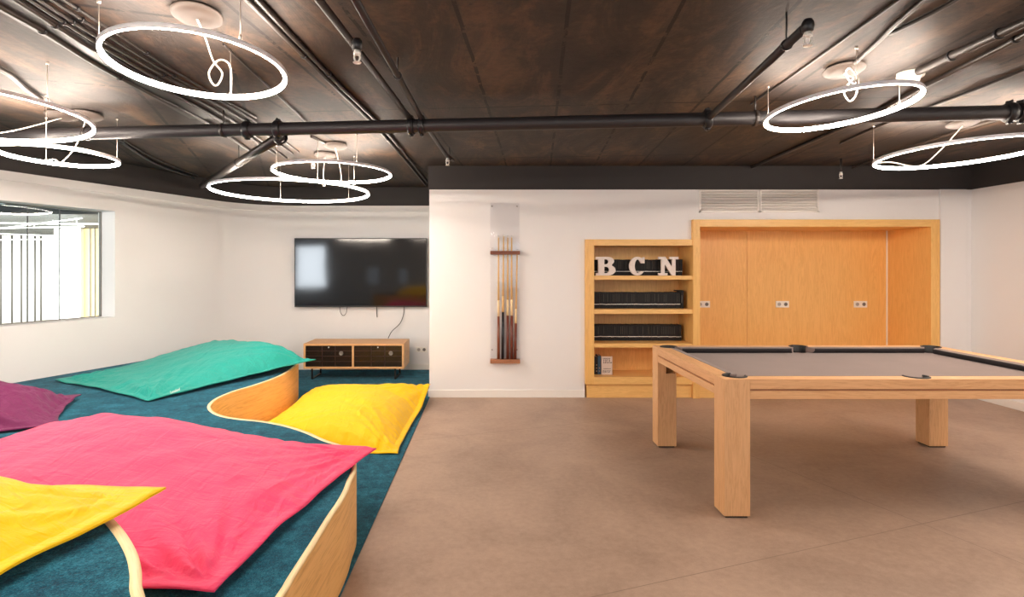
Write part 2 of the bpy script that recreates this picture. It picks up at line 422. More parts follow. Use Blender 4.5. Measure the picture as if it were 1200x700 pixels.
for (a, b, nm) in strips:
    bm = newbm(); z_ = 2.262 - .05 * {'longest diagonal': 0, 'second diagonal': 1, 'crossing': 2, 'farthest': 3, 'nearest': 1.5}[nm]
    tube(bm, [(a[0], a[1], z_), (b[0], b[1], z_)], 0.010, 8)
    for q in (.15, .85): tube(bm, [(a[0] + (b[0] - a[0]) * q, a[1] + (b[1] - a[1]) * q, z_), (a[0] + (b[0] - a[0]) * q, a[1] + (b[1] - a[1]) * q, 2.29)], .005, 6)
    tag(obj('strip_light', bm, strip_m), 'white strip light on the grey hall ceiling beyond the window, %s one' % nm, 'strip light')

# ================================================================ CEILING LIGHTS
def pendant(cx, cy, dz, R, nx, ny, label, wires, canopy, cable, n=112, led=None):
    c = Vector((cx, cy, CZ + dz)); N = Vector((nx, ny, 1)).normalized()
    M = Matrix.Translation(c) @ N.to_track_quat('Z', 'Y').to_matrix().to_4x4()
    th = thing('ring_pendant_lamp', (canopy[0], canopy[1], H), label, 'ceiling lamp', 'white LED ring lamps hung below the dark ceiling')
    w, h = 0.018, 0.024
    # outer half: white aluminium channel; inner half: the glowing diffuser facing the middle and downwards
    bm = newbm(); lathe(bm, [(R + .001, h / 2), (R + w / 2 - .002, h / 2 ), (R + w / 2, h / 2 - .002), (R + w / 2, -h / 2 + .004), (R + w / 2 - .003, -h / 2 + .001), (R + .001, h / 2)], n=n)
    bmesh.ops.transform(bm, matrix=M, verts=bm.verts); obj('ring_channel', bm, lampwhite, th)
    bm = newbm(); lathe(bm, [(R, h / 2), (R - w / 2 + .003, h / 2), (R - w / 2, h / 2 - .003), (R - w / 2, -h / 2 + .004), (R - w / 4, -h / 2), (R + w / 4, -h / 2), (R + w / 2 - .004, -h / 2 + .001), (R, h / 2)], n=n)
    bmesh.ops.transform(bm, matrix=M, verts=bm.verts); obj('light_diffuser', bm, led or led_m, th)
    for a in wires:
        p = M @ Vector((math.cos(a) * R, math.sin(a) * R, h / 2)); q = Vector((p.x, p.y, H))
        bm = newbm(); tube(bm, [p, q], 0.0022, 6)
        lathe(bm, [(0, -.012), (.008, -.012), (.008, 0), (0, 0)], c=q, n=10)
        lathe(bm, [(0, 0), (.006, 0), (.006, .022), (0, .022)], c=p, n=10)
        obj('suspension_wire', bm, wire_m, th)
    # canopy: a tilted painted dish
    bm = newbm(); T = Matrix.Translation((canopy[0], canopy[1], H - 0.03)) @ Matrix.Rotation(math.radians(-7), 4, 'X')
    lathe(bm, [(0, -.010), (.06, -.009), (.095, -.004), (.108, .006), (.108, .012), (.09, .012), (0, .012)], n=40)
    bmesh.ops.transform(bm, matrix=T, verts=bm.verts)
    tube(bm, [(canopy[0], canopy[1], H - .03), (canopy[0], canopy[1], H)], .03, 12)
    obj('canopy', bm, ceil_canopy, th)
    a, style = cable
    e = M @ Vector((math.cos(a) * R, math.sin(a) * R, h / 2)); s = Vector((canopy[0], canopy[1], H - .04)); m = (s + e) / 2
    sd = Vector((0, 0, 1)).cross(e - s).normalized()
    if style == 'loop':
        P = [s, s.lerp(e, .2) + Vector((0, 0, .0)), m + sd * .012, m + Vector((0, 0, -.06)) - sd * .03, m + Vector((0, 0, -.115)) - sd * .012, m + Vector((0, 0, -.115)) + sd * .012, m + Vector((0, 0, -.06)) + sd * .03,
             m - sd * .012, m.lerp(e, .35) + Vector((0, 0, .055)) - sd * .03, m.lerp(e, .72) + Vector((0, 0, .075)) - sd * .02, e + Vector((0, 0, .035)), e]
    else:
        P = [s, s.lerp(e, .25) + Vector((0, 0, -.12)), s.lerp(e, .5) + Vector((0, 0, -.17)) + sd * .03, s.lerp(e, .8) + Vector((0, 0, -.05)), e]
    bm = newbm(); tube(bm, crom(P, 8), 0.0042, 8); obj('power_cable', bm, cord_m, th)
    return th
ceil_canopy = plain('canopy_painted', (72, 61, 54), 0.6, mottle=0.15, nscale=14)
def ang(px, py, dz, c):
    p = at(px, py, CZ + dz); return math.atan2(p.y - c[1], p.x - c[0])
A = (-1.327, 2.647)
pendant(A[0], A[1], .92, .379, .010, .078, 'medium white glowing ring lamp, uppermost on the left with a knotted cord', [ang(177, 95, .92, A), ang(335, 97, .92, A), ang(188, 30, .92, A)], (at(231, 20, 2.57).x, at(231, 20, 2.57).y), (ang(187, 30, .92, A), 'loop'))
B = (-3.15, 3.36)
pendant(B[0], B[1], .90, .715, -.012, .016, 'large white glowing ring lamp cut by the left edge, above the wall window', [ang(115, 148, .9, B), ang(50, 119, .9, B), ang(-60, 150, .9, B)], (at(72, 137, 2.57).x, at(72, 137, 2.57).y), (ang(50, 119, .9, B), 'sag'))
Cc = (-3.075, 4.15)
pendant(Cc[0], Cc[1], .80, .365, .017, .033, 'small white ring lamp hanging lowest at the left edge, just under a bigger ring', [ang(122, 180, .8, Cc), ang(40, 193, .8, Cc), ang(5, 170, .8, Cc)], (-2.95, 4.25), (ang(122, 180, .8, Cc), 'sag'), led=led_bright)
D = (-1.94, 5.712)
pendant(D[0], D[1], .75, .746, .005, .019, 'widest white ring lamp hanging in front of the television', [ang(271, 211, .75, D), ang(388, 214, .75, D), ang(299, 231, .75, D)], (-1.62, 5.75), (ang(300, 231, .75, D), 'sag'), led=led_dim)
E_ = (-1.441, 5.37)
pendant(E_[0], E_[1], .88, .532, .005, .026, 'smaller white ring lamp overlapping the widest ring before the television', [ang(342, 212, .88, E_), ang(455, 204, .88, E_), ang(372, 189, .88, E_)], (at(393, 172, 2.57).x, at(393, 172, 2.57).y), (ang(372, 189, .88, E_), 'sag'), led=led_dim)
R1 = (2.037, 3.355)
pendant(R1[0], R1[1], .92, .394, -.077, .068, 'white ring lamp above the pool table, beside the smoke detector', [ang(897, 141, .92, R1), ang(1045, 97, .92, R1), ang(1028, 134, .92, R1)], (at(989, 84, 2.57).x, at(989, 84, 2.57).y), (ang(1026, 134, .92, R1), 'loop'), led=led_bright)
F_ = (3.515, 4.303)
pendant(F_[0], F_[1], .85, .541, -.037, .034, 'white ring lamp cut by the right edge of the picture, beyond the black main pipe', [ang(1022, 191, .85, F_), ang(1134, 190, .85, F_), ang(1215, 160, .85, F_)], (at(1128, 146, 2.57).x, at(1128, 146, 2.57).y), (ang(1215, 160, .85, F_), 'sag'), led=led_bright)
# extra ring lamps added out of view as fill, behind and beside the photographer
for (x, y, R, nm) in ((-3.6, -0.6, .72, 'over the left rear of the room'), (2.6, -0.2, .72, 'over the open floor behind the photographer'), (-0.4, -1.9, .54, 'near the rear windows'), (4.35, 2.9, .54, 'beside the right wall'), (-1.5, .75, .54, 'above the near left step')):
    pendant(x, y, .85, R, 0, 0, 'unseen fill ring lamp added %s, outside the picture' % nm, [0, 2.1, 4.2], (x + .1, y), (0.5, 'sag'), n=72, led=led_bright if x > 4 else None)

# ================================================================ PIPES AND CONDUITS
def clampbm(c, d, r, L=0.05):
    """grooved coupling round a pipe running along d"""
    bm = newbm(); d = Vector(d).normalized(); Q = d.to_track_quat('Z', 'Y').to_matrix().to_4x4()
    lathe(bm, [(r, -L / 2), (r * 1.22, -L / 2), (r * 1.34, -L * .3), (r * 1.34, L * .3), (r * 1.22, L / 2), (r, L / 2)], n=28)
    for sgn in (-1, 1):
        box(bm, -r * .25, r * .25, sgn * r * 1.25 - r * .3, sgn * r * 1.25 + r * .3, -L * .35, L * .35, r * .08)
        lathe(bm, [(0, -r * .5), (r * .16, -r * .5), (r * .16, r * .5), (0, r * .5)], c=(0, sgn * r * 1.45, 0), n=8, mtx=Matrix.Rotation(PI / 2, 4, 'Y'))
    bmesh.ops.transform(bm, matrix=Matrix.Translation(c) @ Q, verts=bm.verts); return bm
PZ = 2.455
P0 = Vector((-4.55, 4.44, PZ)); P1 = Vector((5.40, 3.52, PZ)); 
def mainx(px):                                   # point of the main pipe seen in column px
    k = (px - VX) / FPX; s = (k * P0.y - P0.x) / ((P1.x - P0.x) - k * (P1.y - P0.y)); return P0 + (P1 - P0) * s
th = thing('sprinkler_main_pipe', (0, 4.0, PZ), 'thick black main pipe running across the whole ceiling', 'pipe')
bm = newbm(); tube(bm, [P0.lerp(P1, i / 10) for i in range(11)], 0.046, 24); obj('pipe', bm, pipe_m, th)
for px in (290, 326, 482, 494.5, 1183, 1196):
    obj('coupling', clampbm(mainx(px), P1 - P0, 0.047, 0.05 if px not in (482, 494.5) else .04), iron_m, th)
for px in (102, 885, 262):
    c = mainx(px); bm = newbm(); d = (P1 - P0).normalized()
    lathe(bm, [(.047, -.012), (.053, -.012), (.053, .012), (.047, .012), (.047, -.012)], n=24); bmesh.ops.transform(bm, matrix=Matrix.Translation(c) @ d.to_track_quat('Z', 'Y').to_matrix().to_4x4(), verts=bm.verts)
    tube(bm, [c + Vector((0, 0, .05)), Vector((c.x, c.y, H))], .006, 8); obj('pipe_hanger', bm, cond_m, th)

def sprinkler(loc, label, elbow=True):
    th = thing('fire_sprinkler', loc, label, 'sprinkler', 'pendent fire sprinklers')
    x, y, z = loc
    bm = newbm()
    lathe(bm, [(0, .03), (.012, .03), (.014, .012), (.017, .010), (.017, 0), (.008, -.002), (0, -.002)], c=loc, n=16)
    obj('sprinkler_body', bm, plastic_m, th)
    bm = newbm()
    for sg in (-1, 1): tube(bm, crom([(x + sg * .009, y, z), (x + sg * .013, y, z - .012), (x + sg * .009, y, z - .026), (x + .0, y, z - .034)], 5), .0042, 8)
    obj('sprinkler_frame', bm, plastic_m, th)
    bm = newbm(); lathe(bm, [(0, -.038), (.017, -.038), (.019, -.035), (0, -.033)], c=loc, n=20)
    obj('deflector', bm, plastic_m, th)
    if elbow:
        bm = newbm(); lathe(bm, [(0, .075), (.016, .07), (.023, .058), (.025, .045), (.022, .02), (.018, .018), (0, .018)], c=loc, n=20); obj('elbow', bm, iron_m, th)

def pipe(name, pts, r, mat, label, cat='pipe', brackets=(), n=12, group=None, bmat=None):
    pts = [Vector(p) for p in pts]
    loc = tuple(pts[0])
    th = thing(name, loc, label, cat, group)
    bm = newbm(); tube(bm, pts, r, n); obj('pipe' if cat == 'pipe' else 'conduit', bm, mat, th)
    for s in brackets:
        L = len(pts) - 1; k = min(int(s * L), L - 1); c = pts[k].lerp(pts[k + 1], s * L - k); d = (pts[k + 1] - pts[k]).normalized()
        bm = newbm(); lathe(bm, [(r, -.008), (r + .005, -.008), (r + .005, .008), (r, .008), (r, -.008)], n=16)
        bmesh.ops.transform(bm, matrix=Matrix.Translation(c) @ d.to_track_quat('Z', 'Y').to_matrix().to_4x4(), verts=bm.verts)
        if H - c.z > r + .01: tube(bm, [c + Vector((0, 0, r)), (c.x, c.y, H)], .004, 6)
        obj('bracket', bm, bmat or iron_m, th)
    return th
zz = 2.50
a = at(365, -12, zz); b = mainx(482); b.z = 2.5; b2 = b - Vector((0, .0, 0))
a = a + (a - b).normalized() * 1.8
pipe('branch_pipe', [a, b], .017, pipe_m, 'black branch pipe meeting the main pipe at the paired couplings, left one', brackets=(.35,))
a = at(410, -12, zz); b = mainx(494.5); b.z = 2.5; e = at(524, 184, 2.5); a = a + (a - b).normalized() * 1.8
pipe('branch_pipe', [a, b, e, e + Vector((0.05, .12, -.01))], .017, pipe_m, 'black branch pipe crossing over the main pipe to the sprinkler by the black band', brackets=(.25, .8))
a = at(939, 36, PZ); b = mainx(829)
pipe('branch_pipe', [a + Vector((0, -.02, 0)), b], .02, pipe_m, 'black branch pipe right of centre with a sprinkler on its near end', brackets=(.12,))
obj('coupling', clampbm(mainx(829), P1 - P0, 0.047, 0.05), iron_m, bpy.data.objects['sprinkler_main_pipe'])
sp0 = at(946.5, 43, 2.40); sprinkler((sp0.x, sp0.y, sp0.z), 'white sprinkler under a black elbow beside the right ring lamp')
sp0 = at(418.5, 64, 2.41); sprinkler((sp0.x, sp0.y, sp0.z), 'white sprinkler under a black elbow, upper centre left')
sp0 = at(524.5, 189, 2.42); sprinkler((sp0.x, sp0.y, sp0.z), 'small white sprinkler just before the black band beside the wall corner', False)
sp0 = at(985.5, 205, 2.40); sprinkler((sp0.x, sp0.y, sp0.z), 'small white sprinkler before the black band above the wooden niche', False)
pipe('branch_pipe', [at(985.5, 205, 2.43), at(985.5, 205, 2.43) + Vector((0, 0, .17))], .012, cond_m, 'short drop pipe above the sprinkler over the wooden niche')
sp0 = at(367, 193, 2.46); sprinkler((sp0.x, sp0.y, sp0.z), 'tiny white sprinkler seen inside the smaller overlapping ring', False)
# sloping pale branch from the main pipe to the left wall
a = mainx(326) + Vector((0, .04, -.045)); e = at(243, 214, 2.45)
pipe('branch_pipe', [a, a.lerp(e, .5), e, e + (e - a).normalized() * .35], .036, cond_m, 'lit branch pipe slanting from the main pipe down to the left wall', brackets=(.3,))
obj('coupling', clampbm(a + Vector((-.01, .03, 0)), e - a, 0.038, 0.05), iron_m, bpy.data.objects['sprinkler_main_pipe'])

def conduit(px_pts, z, r, label, wob=0.0, br=(), mat=None):
    P = [at(x, y, z) for x, y in px_pts]
    if len(P) > 2: P = crom(P, 5)
    if (px_pts[0][1] < 0 or px_pts[0][0] > 1200) and z > H - .06:      # runs on beyond the picture, over the rest of the room
        P = [P[0] + (P[0] - P[1]).normalized() * (1.6 if px_pts[0][1] < 0 else .9)] + P
    pipe('ceiling_conduit', P, r, mat or cond_m, label, 'conduit', br, 10)
zc = H - .016
conduit([(276, -14), (379, 88), (450, 159), (499, 217)], zc, .013, 'paired dark conduit running to the wall corner, left one', br=(.3, .7))
conduit([(289, -14), (392, 94), (456, 158), (501, 214)], zc, .013, 'paired dark conduit running to the wall corner, right one', br=(.35,))
L5 = [([(-14, 0), (50, 36), (110, 74), (173, 108), (246, 146), (300, 182)], .014, 'broad dark conduit at the left of the ceiling bundle'),
      ([(4, -10), (100, 52), (180, 98), (262, 143), (322, 180)], .012, 'second conduit from the left in the ceiling bundle'),
      ([(20, -10), (108, 47), (190, 95), (273, 142), (336, 186)], .009, 'third conduit from the left in the ceiling bundle'),
      ([(34, -8), (118, 46), (200, 93), (284, 140), (343, 180)], .008, 'fourth conduit from the left in the ceiling bundle'),
      ([(48, -8), (128, 43), (212, 94), (292, 138), (350, 178)], .007, 'fifth conduit from the left in the ceiling bundle'),
      ([(62, -8), (138, 40), (222, 94), (300, 138)], .007, 'conduit at the right side of the ceiling bundle')]
for pp, r, lb in L5: conduit(pp, H - r - .002, r, lb, br=(.2, .5))
bm = newbm()
q0, q1 = at(8, 4, H - .003), at(232, 138, H - .003)
prism(bm, [(q0.x - .06, q0.y - .3), (q0.x + .12, q0.y - .3), (q1.x + .12, q1.y), (q1.x - .06, q1.y)], H - .012, H - .001)
tag(obj('cable_tray', bm, cond_m), 'flat dark tray behind the left ceiling bundle', 'cable tray')
conduit([(139, 164), (172, 186), (200, 199), (228, 209), (236, 222)], H - .02, .016, 'bundled black cable sagging along the left wall band', mat=iron_m)
conduit([(143, 163), (176, 183), (206, 196), (232, 206)], H - .012, .008, 'thin pale cable beside the black one along the left wall band')
conduit([(-10, 76), (12, 88), (30, 104), (48, 116)], H - .02, .016, 'short lit conduit in the top left ring')
conduit([(262, 52), (300, 88), (345, 130), (365, 150)], H - .01, .006, 'thin cable along the ceiling behind the uppermost left ring')
conduit([(365, 160), (386, 170)], H - .01, .012, 'short dark conduit feeding the dish above the overlapping ring')
conduit([(1060, -5), (1000, 38), (930, 88), (880, 122)], H - .008, .007, 'dark cable in a ceiling joint right of the sprinkler')
conduit([(1085, -2), (1048, 30), (1028, 50), (1000, 75)], H - .012, .012, 'dark curved cable ending at the dish of the right ring lamp')
conduit([(1125, -3), (1095, 14), (1042, 40)], H - .012, .010, 'dark cable joining the curved cable near the right ring lamp')
conduit([(1205, 24), (1140, 54), (1076, 84)], H - .03, .022, 'wide lit conduit ending at the smoke detector', br=(.35, .7))
conduit([(1205, 38), (1172, 56), (1083, 101), (1000, 144), (879, 197)], H - .016, .015, 'long lit conduit right of the smoke detector', br=(.2,))
conduit([(1205, 80), (1130, 110), (1030, 148), (985, 168)], H - .012, .010, 'thin lit conduit above the right end of the main pipe')
conduit([(1178, 139), (1146, 146), (1050, 178), (990, 200)], H - .02, .012, 'lit conduit beyond the main pipe above the right edge ring', mat=ceil_canopy)
# smoke detector
p = at(1067, 91, H - .03)
th = thing('smoke_detector', (p.x, p.y, H), 'white round smoke detector on the ceiling beside the right ring lamp', 'smoke detector')
bm = newbm(); lathe(bm, [(0, -.03), (.066, -.03), (.07, -.022), (.07, 0), (0, 0)], c=(p.x, p.y, H), n=32); obj('detector_base', bm, plastic_m, th)
bm = newbm(); lathe(bm, [(0, -.062), (.025, -.062), (.045, -.054), (.05, -.036), (.05, -.03), (0, -.03)], c=(p.x, p.y, H), n=32); obj('sensor_head', bm, plastic_m, th)

# ================================================================ PLATFORM
HP = 0.40
def pl(px, py, z=HP): return at(px, py, z)
rim_px = [(343.4, 429.5), (336, 437), (320, 444.6), (297, 452.6), (274.3, 459.4), (255, 468), (247, 476), (250.3, 482.5), (261, 487.6), (280, 491), (308.6, 494), (335, 499), (360, 506.7), (380, 515.5)]
path = [Vector((-3.62, 7.38, 0)), Vector((-3.1, 7.32, 0)), Vector((-2.6, 7.12, 0)), Vector((-2.25, 6.72, 0)), Vector((-2.1, 6.4, 0))] + [pl(*p) for p in rim_px[1:]]
path += [Vector((-.80, 3.36, 0)), Vector((-.70, 3.08, 0)), Vector((-.675, 2.85, 0)), pl(407.4, 576.6), pl(399.7, 590.7), pl(389.4, 606), pl(371.4, 635.7), pl(345.7, 676.9), pl(331.6, 700), Vector((-.68, 1.45, 0)), Vector((-.74, .9, 0)), Vector((-.9, .3, 0)), Vector((-1.2, 0.0, 0))]
for p in path: p.z = 0
def ribbon(path, z0, z1, th_, parent, name_side, name_rim):
    """bent plywood band along a plan path, outward side on the left of travel reversed"""
    n = len(path); s = 0; uv = []; inner = []
    for i in range(n):
        d = (path[min(i + 1, n - 1)] - path[max(i - 1, 0)]).normalized(); nr = Vector((-d.y, d.x, 0)); inner.append(path[i] - nr * th_)
        if i: s += (path[i] - path[i - 1]).length
        uv.append(s)
    def strip(rows, name, mat, capv):
        bm = newbm(); L = bm.loops.layers.uv.new('UVMap'); R = []
        for r in rows: R.append([bm.verts.new(p) for p in r])
        for j in range(len(R) - 1):
            for i in range(n - 1):
                f = bm.faces.new((R[j][i], R[j][i + 1], R[j + 1][i + 1], R[j + 1][i])); f.smooth = True
                for lp, (ii, jj) in zip(f.loops, ((i, j), (i + 1, j), (i + 1, j + 1), (i, j + 1))):
                    lp[L].uv = (uv[ii], capv[jj])
        return obj(name, bm, mat, parent)
    P = lambda pts, z: [Vector((p.x, p.y, z)) for p in pts]
    strip([P(path, z0), P(path, z1), ], name_side, ply_m, (0, z1 - z0))
    strip([P(path, z1 - .004), P(path, z1 + .003), P(inner, z1 + .003), P(inner, z1 - .02)], name_rim, rim_m, (0, .007, .007 + th_, .03 + th_))
    return inner
def platform(name, path, closing, z0, z1, rimw, label):
    sp = crom(path, 7); loc = sp[len(sp) // 2]
    th = thing(name, (loc.x, loc.y, z0), label, 'platform')
    # orientation: outward normal = left of travel; the carpet lies to the right of travel
    inner = ribbon(sp, z0 + .001, z1, rimw, th, 'side_panel', 'edge_band')
    poly = [(p.x, p.y) for p in inner] + closing
    bm = newbm(); vs = [bm.verts.new((x, y, z1)) for x, y in poly]
    es = [bm.edges.new((vs[i], vs[(i + 1) % len(vs)])) for i in range(len(vs))]
    bmesh.ops.triangle_fill(bm, use_beauty=True, edges=es)
    ext = bmesh.ops.extrude_face_region(bm, geom=bm.faces[:])
    bmesh.ops.translate(bm, vec=(0, 0, -.03), verts=[g for g in ext['geom'] if isinstance(g, bmesh.types.BMVert)])
    o = obj('carpet_top', bm, carpet_m, th)
    return th
platform('lounge_platform', path[::-1][:] if False else path, [(wl(-6.6, -.004).x, wl(-6.6).y), (wl(-3, -.004).x, wl(-3).y), (wl(1.1, -.004).x, wl(1.1).y)], 0.01, HP, .024,
         'low curved platform with teal carpet top and bent light wood side')
HT = 0.76
t2 = [Vector((-2.9, 1.62, 0)), Vector((-2.2, 1.78, 0)), Vector((-1.6, 1.80, 0)), at(98, 585, HT), at(115.4, 595, HT), at(128, 604, HT), at(146.3, 624.6, HT), at(160, 647.4, HT), at(165.7, 668, HT), at(166.4, 686, HT), Vector((-.70, 1.17, 0)), Vector((-.70, 1.0, 0)), Vector((-.8, .75, 0)), Vector((-1.05, .5, 0)), Vector((-1.5, .35, 0))]
for p in t2: p.z = 0
platform('upper_platform', t2, [(-2.6, .3), (-3.0, 1.0)], HP + .001, HT, .024, 'higher teal carpeted step with pale wood rim in the near left corner')

# ================================================================ FLOOR CUSHIONS
def cushion(name, Cn, T, mat, label, hemw=0.05, seed=0, N=(84, 72), pinch=0.05, zfun=None, wr=1.0, tfun=None, puck=1.0, pw=.17):
    """Cn: four corners A,B,C,D (3-D) in order; T: puff height. One stitched pillow with a flat hem."""
    A, B, C_, D_ = [Vector(c) for c in Cn]; nu, nv = N
    lu = ((B - A).length + (C_ - D_).length) / 2; lv = ((D_ - A).length + (C_ - B).length) / 2
    gu = sorted(set([0, hemw / lu * .5, hemw / lu] + [hemw / lu + (1 - 2 * hemw / lu) * (0.5 - 0.5 * math.cos(PI * i / (nu - 4))) * .5 + (1 - 2 * hemw / lu) * i / (nu - 4) * .5 for i in range(nu - 3)] + [1 - hemw / lu * .5, 1]))
    gv = sorted(set([0, hemw / lv * .5, hemw / lv] + [hemw / lv + (1 - 2 * hemw / lv) * (0.5 - 0.5 * math.cos(PI * i / (nv - 4))) * .5 + (1 - 2 * hemw / lv) * i / (nv - 4) * .5 for i in range(nv - 3)] + [1 - hemw / lv * .5, 1]))
    sd = Vector((seed * 7.3, seed * 3.1, seed))
    def nz(x, y, z=0): return noise.noise(Vector((x, y, z)) + sd)
    def P(u, v, side):
        pu, pv = u, v
        # pinch the edges in between the corners
        u2 = u + pinch * 4 * v * (1 - v) * (0.5 - u) * (1 + .5 * nz(v * 4, 1)); v2 = v + pinch * 4 * u * (1 - u) * (0.5 - v) * (1 + .5 * nz(u * 4, 2))
        p = A * (1 - u2) * (1 - v2) + B * u2 * (1 - v2) + C_ * u2 * v2 + D_ * (1 - u2) * v2
        du = min(u, 1 - u) * lu; dv = min(v, 1 - v) * lv; d = min(du, dv)
        din = max(0.0, d - hemw)
        prof = lambda x, w: (1 - math.exp(-x / w))
        s = prof(max(0, du - hemw), pw) * prof(max(0, dv - hemw), pw)
        q = (4 * u * (1 - u)) ** .35 * (4 * v * (1 - v)) ** .35
        t_ = T * s * (.55 + .45 * q)
        if tfun: t_ *= tfun(u, v)
        lump = 1 + .16 * nz(u * 2.2, v * 2.2, 5)
        z = p.z
        if side > 0:
            t_ *= lump
            U_, V_ = u * lu, v * lv
            # puckers running inwards from the seams
            pk = 0
            for dist, along, s2 in ((u * lu, V_, 1), ((1 - u) * lu, V_, 2), (v * lv, U_, 3), ((1 - v) * lv, U_, 4)):
                x = max(0, dist - hemw * .5)
                env = min(1.0, x / .03) * math.exp(-x / .13)
                pk += env * (abs(nz(along * 11 + x * 2, s2 * 9.1, x * 2.5)) * .05 - .012)
            # long folds fanning out from each corner
            fo = 0
            for (cx, cy, ph) in ((0, 0, .3), (lu, 0, 1.7), (lu, lv, 2.9), (0, lv, 4.1)):
                dx, dy = U_ - cx, V_ - cy; r = math.hypot(dx, dy) + 1e-6
                a = math.atan2(abs(dy), abs(dx))
                fo += math.exp(-(r - .1) / .42) * min(1, r / .12) * (abs(nz(a * 7.5 + ph * 5, r * .8, ph)) * .085 - .02) * min(1, din / .05)
            fine = (nz(U_ * 5 + 1.3 * V_, V_ * 1.6, 3) * .010 + nz(U_ * 2, V_ * 7 - U_ * 2, 8) * .008) * min(1, din / .08)
            z += .006 + t_ + (pk * puck + fo * wr + fine * wr)
            z = max(z, p.z + .004)
        else:
            z += -.0 + min(0.0, 0.0)
        z += .012 * nz(u * 6, v * 6, 11) * math.exp(-d / .06) + .004
        r_ = Vector((p.x + .006 * nz(v * 9, u * 9, 1), p.y + .006 * nz(v * 8, u * 8, 2), z))
        if zfun: r_.z += zfun(r_, u, v)
        return r_
    th = thing(name, (A + B + C_ + D_) / 4, label, 'floor cushion')
    th.location.z = WL[th.name].z = min(A.z, B.z, C_.z, D_.z)
    nU, nV = len(gu), len(gv)
    top = [[P(u, v, 1) for v in gv] for u in gu]; bot = [[P(u, v, -1) for v in gv] for u in gu]
    hem_i = lambda i, n: i < 2 or i >= n - 3
    def build(test, nm, both=True):
        bm = newbm(); cache = {}
        def V(k, i, j):
            if (k, i, j) not in cache:
                edge = i in (0, nU - 1) or j in (0, nV - 1)
                p = top[i][j] if k else bot[i][j]
                if edge: p = (top[i][j] * .5 + bot[i][j] * .5) + Vector((0, 0, .003 if k else -.003))
                cache[(k, i, j)] = bm.verts.new(p)
            return cache[(k, i, j)]
        for i in range(nU - 1):
            for j in range(nV - 1):
                if test(hem_i(i, nU) or hem_i(j, nV)):
                    for k in (0, 1):
                        q = [V(k, i, j), V(k, i + 1, j), V(k, i + 1, j + 1), V(k, i, j + 1)]
                        f = bm.faces.new(q if k else q[::-1]); f.smooth = True
        if nm == 'hem':
            loop = [(i, 0) for i in range(nU)] + [(nU - 1, j) for j in range(1, nV)] + [(i, nV - 1) for i in range(nU - 2, -1, -1)] + [(0, j) for j in range(nV - 2, 0, -1)]
            for a_i in range(len(loop)):
                a, b = loop[a_i], loop[(a_i + 1) % len(loop)]
                bm.faces.new((V(0, *a), V(0, *b), V(1, *b), V(1, *a)))
        me = bpy.data.meshes.new(nm); bmesh.ops.recalc_face_normals(bm, faces=bm.faces) if nm == 'hem' else None
        bm.to_mesh(me); bm.free()
        return obj(nm, me, mat, th)
    build(lambda h: not h, 'cushion_body'); build(lambda h: h, 'hem')
    return th, P
g = 0.012
# pink, across the low platform
A_ = Vector((-.64, 3.30, HP + .02)); B_ = Vector((-.865, 1.83, HP + .03))
cushion('floor_cushion', [A_, B_, (-2.75, 1.93, HP + g), (-2.52, 3.78, HP + g)], .31, pink_m, 'big hot pink floor cushion across the low platform', seed=1, pinch=.035, N=(120, 100), wr=1.0, puck=.7,
        tfun=lambda u, v: (.22 + .78 * min(1, v / .8)) * (1 if u < .5 else 1 - .25 * (u - .5)))
cushion('floor_cushion', [(-3.28, 4.66, HP + .03), (-2.84, 3.83, HP + g), (-4.15, 3.02, HP + g), (-4.52, 4.2, HP + g)], .27, purple_m, 'dark purple floor cushion at the left edge beside the turquoise one', seed=2, pinch=.06)
cushion('floor_cushion', [(-1.84, 6.18, HP + .07), (-2.66, 4.53, HP + g), (-4.02, 5.36, HP + g), (-3.22, 6.98, HP + g)], .27, teal_m, 'turquoise floor cushion on the far end of the platform below the wall', seed=3, pinch=.03, pw=.10, N=(110, 90),
        tfun=lambda u, v: 1 - .8 * min(1, max(0, (u - .15) / .65)))
def yz(p, u, v):
    return .15 * max(0.0, 1 - math.hypot(p.x + .66, p.y - 6.28) / .55) ** 1.3
cushion('floor_cushion', [(-.625, 6.30, g + .03), (-.70, 4.47, g), (-2.04, 4.50, g), (-2.06, 6.66, g)], .22, yellow_m, 'yellow floor cushion lying in the bay on the floor carpet', seed=4, pinch=.05, zfun=yz, N=(110, 90), pw=.10, wr=.7,
        tfun=lambda u, v: .75 + .25 * min(1, v / .3))
cushion('floor_cushion', [(-.965, 1.735, HT + .035), (-1.13, .62, HT + g), (-2.55, .45, HT + g), (-2.3, 1.82, HT + g)], .215, yellow_m, 'yellow floor cushion on the higher step, its pointed corner over the pink one', seed=5, pinch=.03, wr=.4, puck=.5, pw=.12,
        tfun=lambda u, v: .35 + .65 * min(1, v / .35))
# wordmark on the hem of the turquoise cushion
tc_ = bpy.data.curves.new('word', 'FONT'); tc_.body = 'Lumaland'; tc_.size = .034; tc_.extrude = .0006; tc_.align_x = 'CENTER'; tc_.align_y = 'CENTER'; tc_.space_character = 1.05
to = bpy.data.objects.new('wt', tc_); C.objects.link(to); bpy.context.view_layer.update()
me = bpy.data.meshes.new_from_object(to.evaluated_get(bpy.context.evaluated_depsgraph_get())); bpy.data.objects.remove(to)
teal_c = [o for o in C.objects if o.name.startswith('floor_cushion') and 'turquoise' in o.get('label', '')][0]
pa, pb = at(195, 462, HP + .05), at(215, 454.6, HP + .05)
dx = (pb - pa).normalized(); me.transform(Matrix.Translation((pa + pb) / 2) @ Matrix(((dx.x, -.35, -.93, 0), (dx.y, .25, -.4, 0), (dx.z, .9, .3, 0), (0, 0, 0, 1))).to_3x3().to_4x4() @ Matrix.Identity(4))
WORD = (me, teal_c)
obj('woven_label', me, plastic_m, teal_c, 'small white word stitched on the hem')

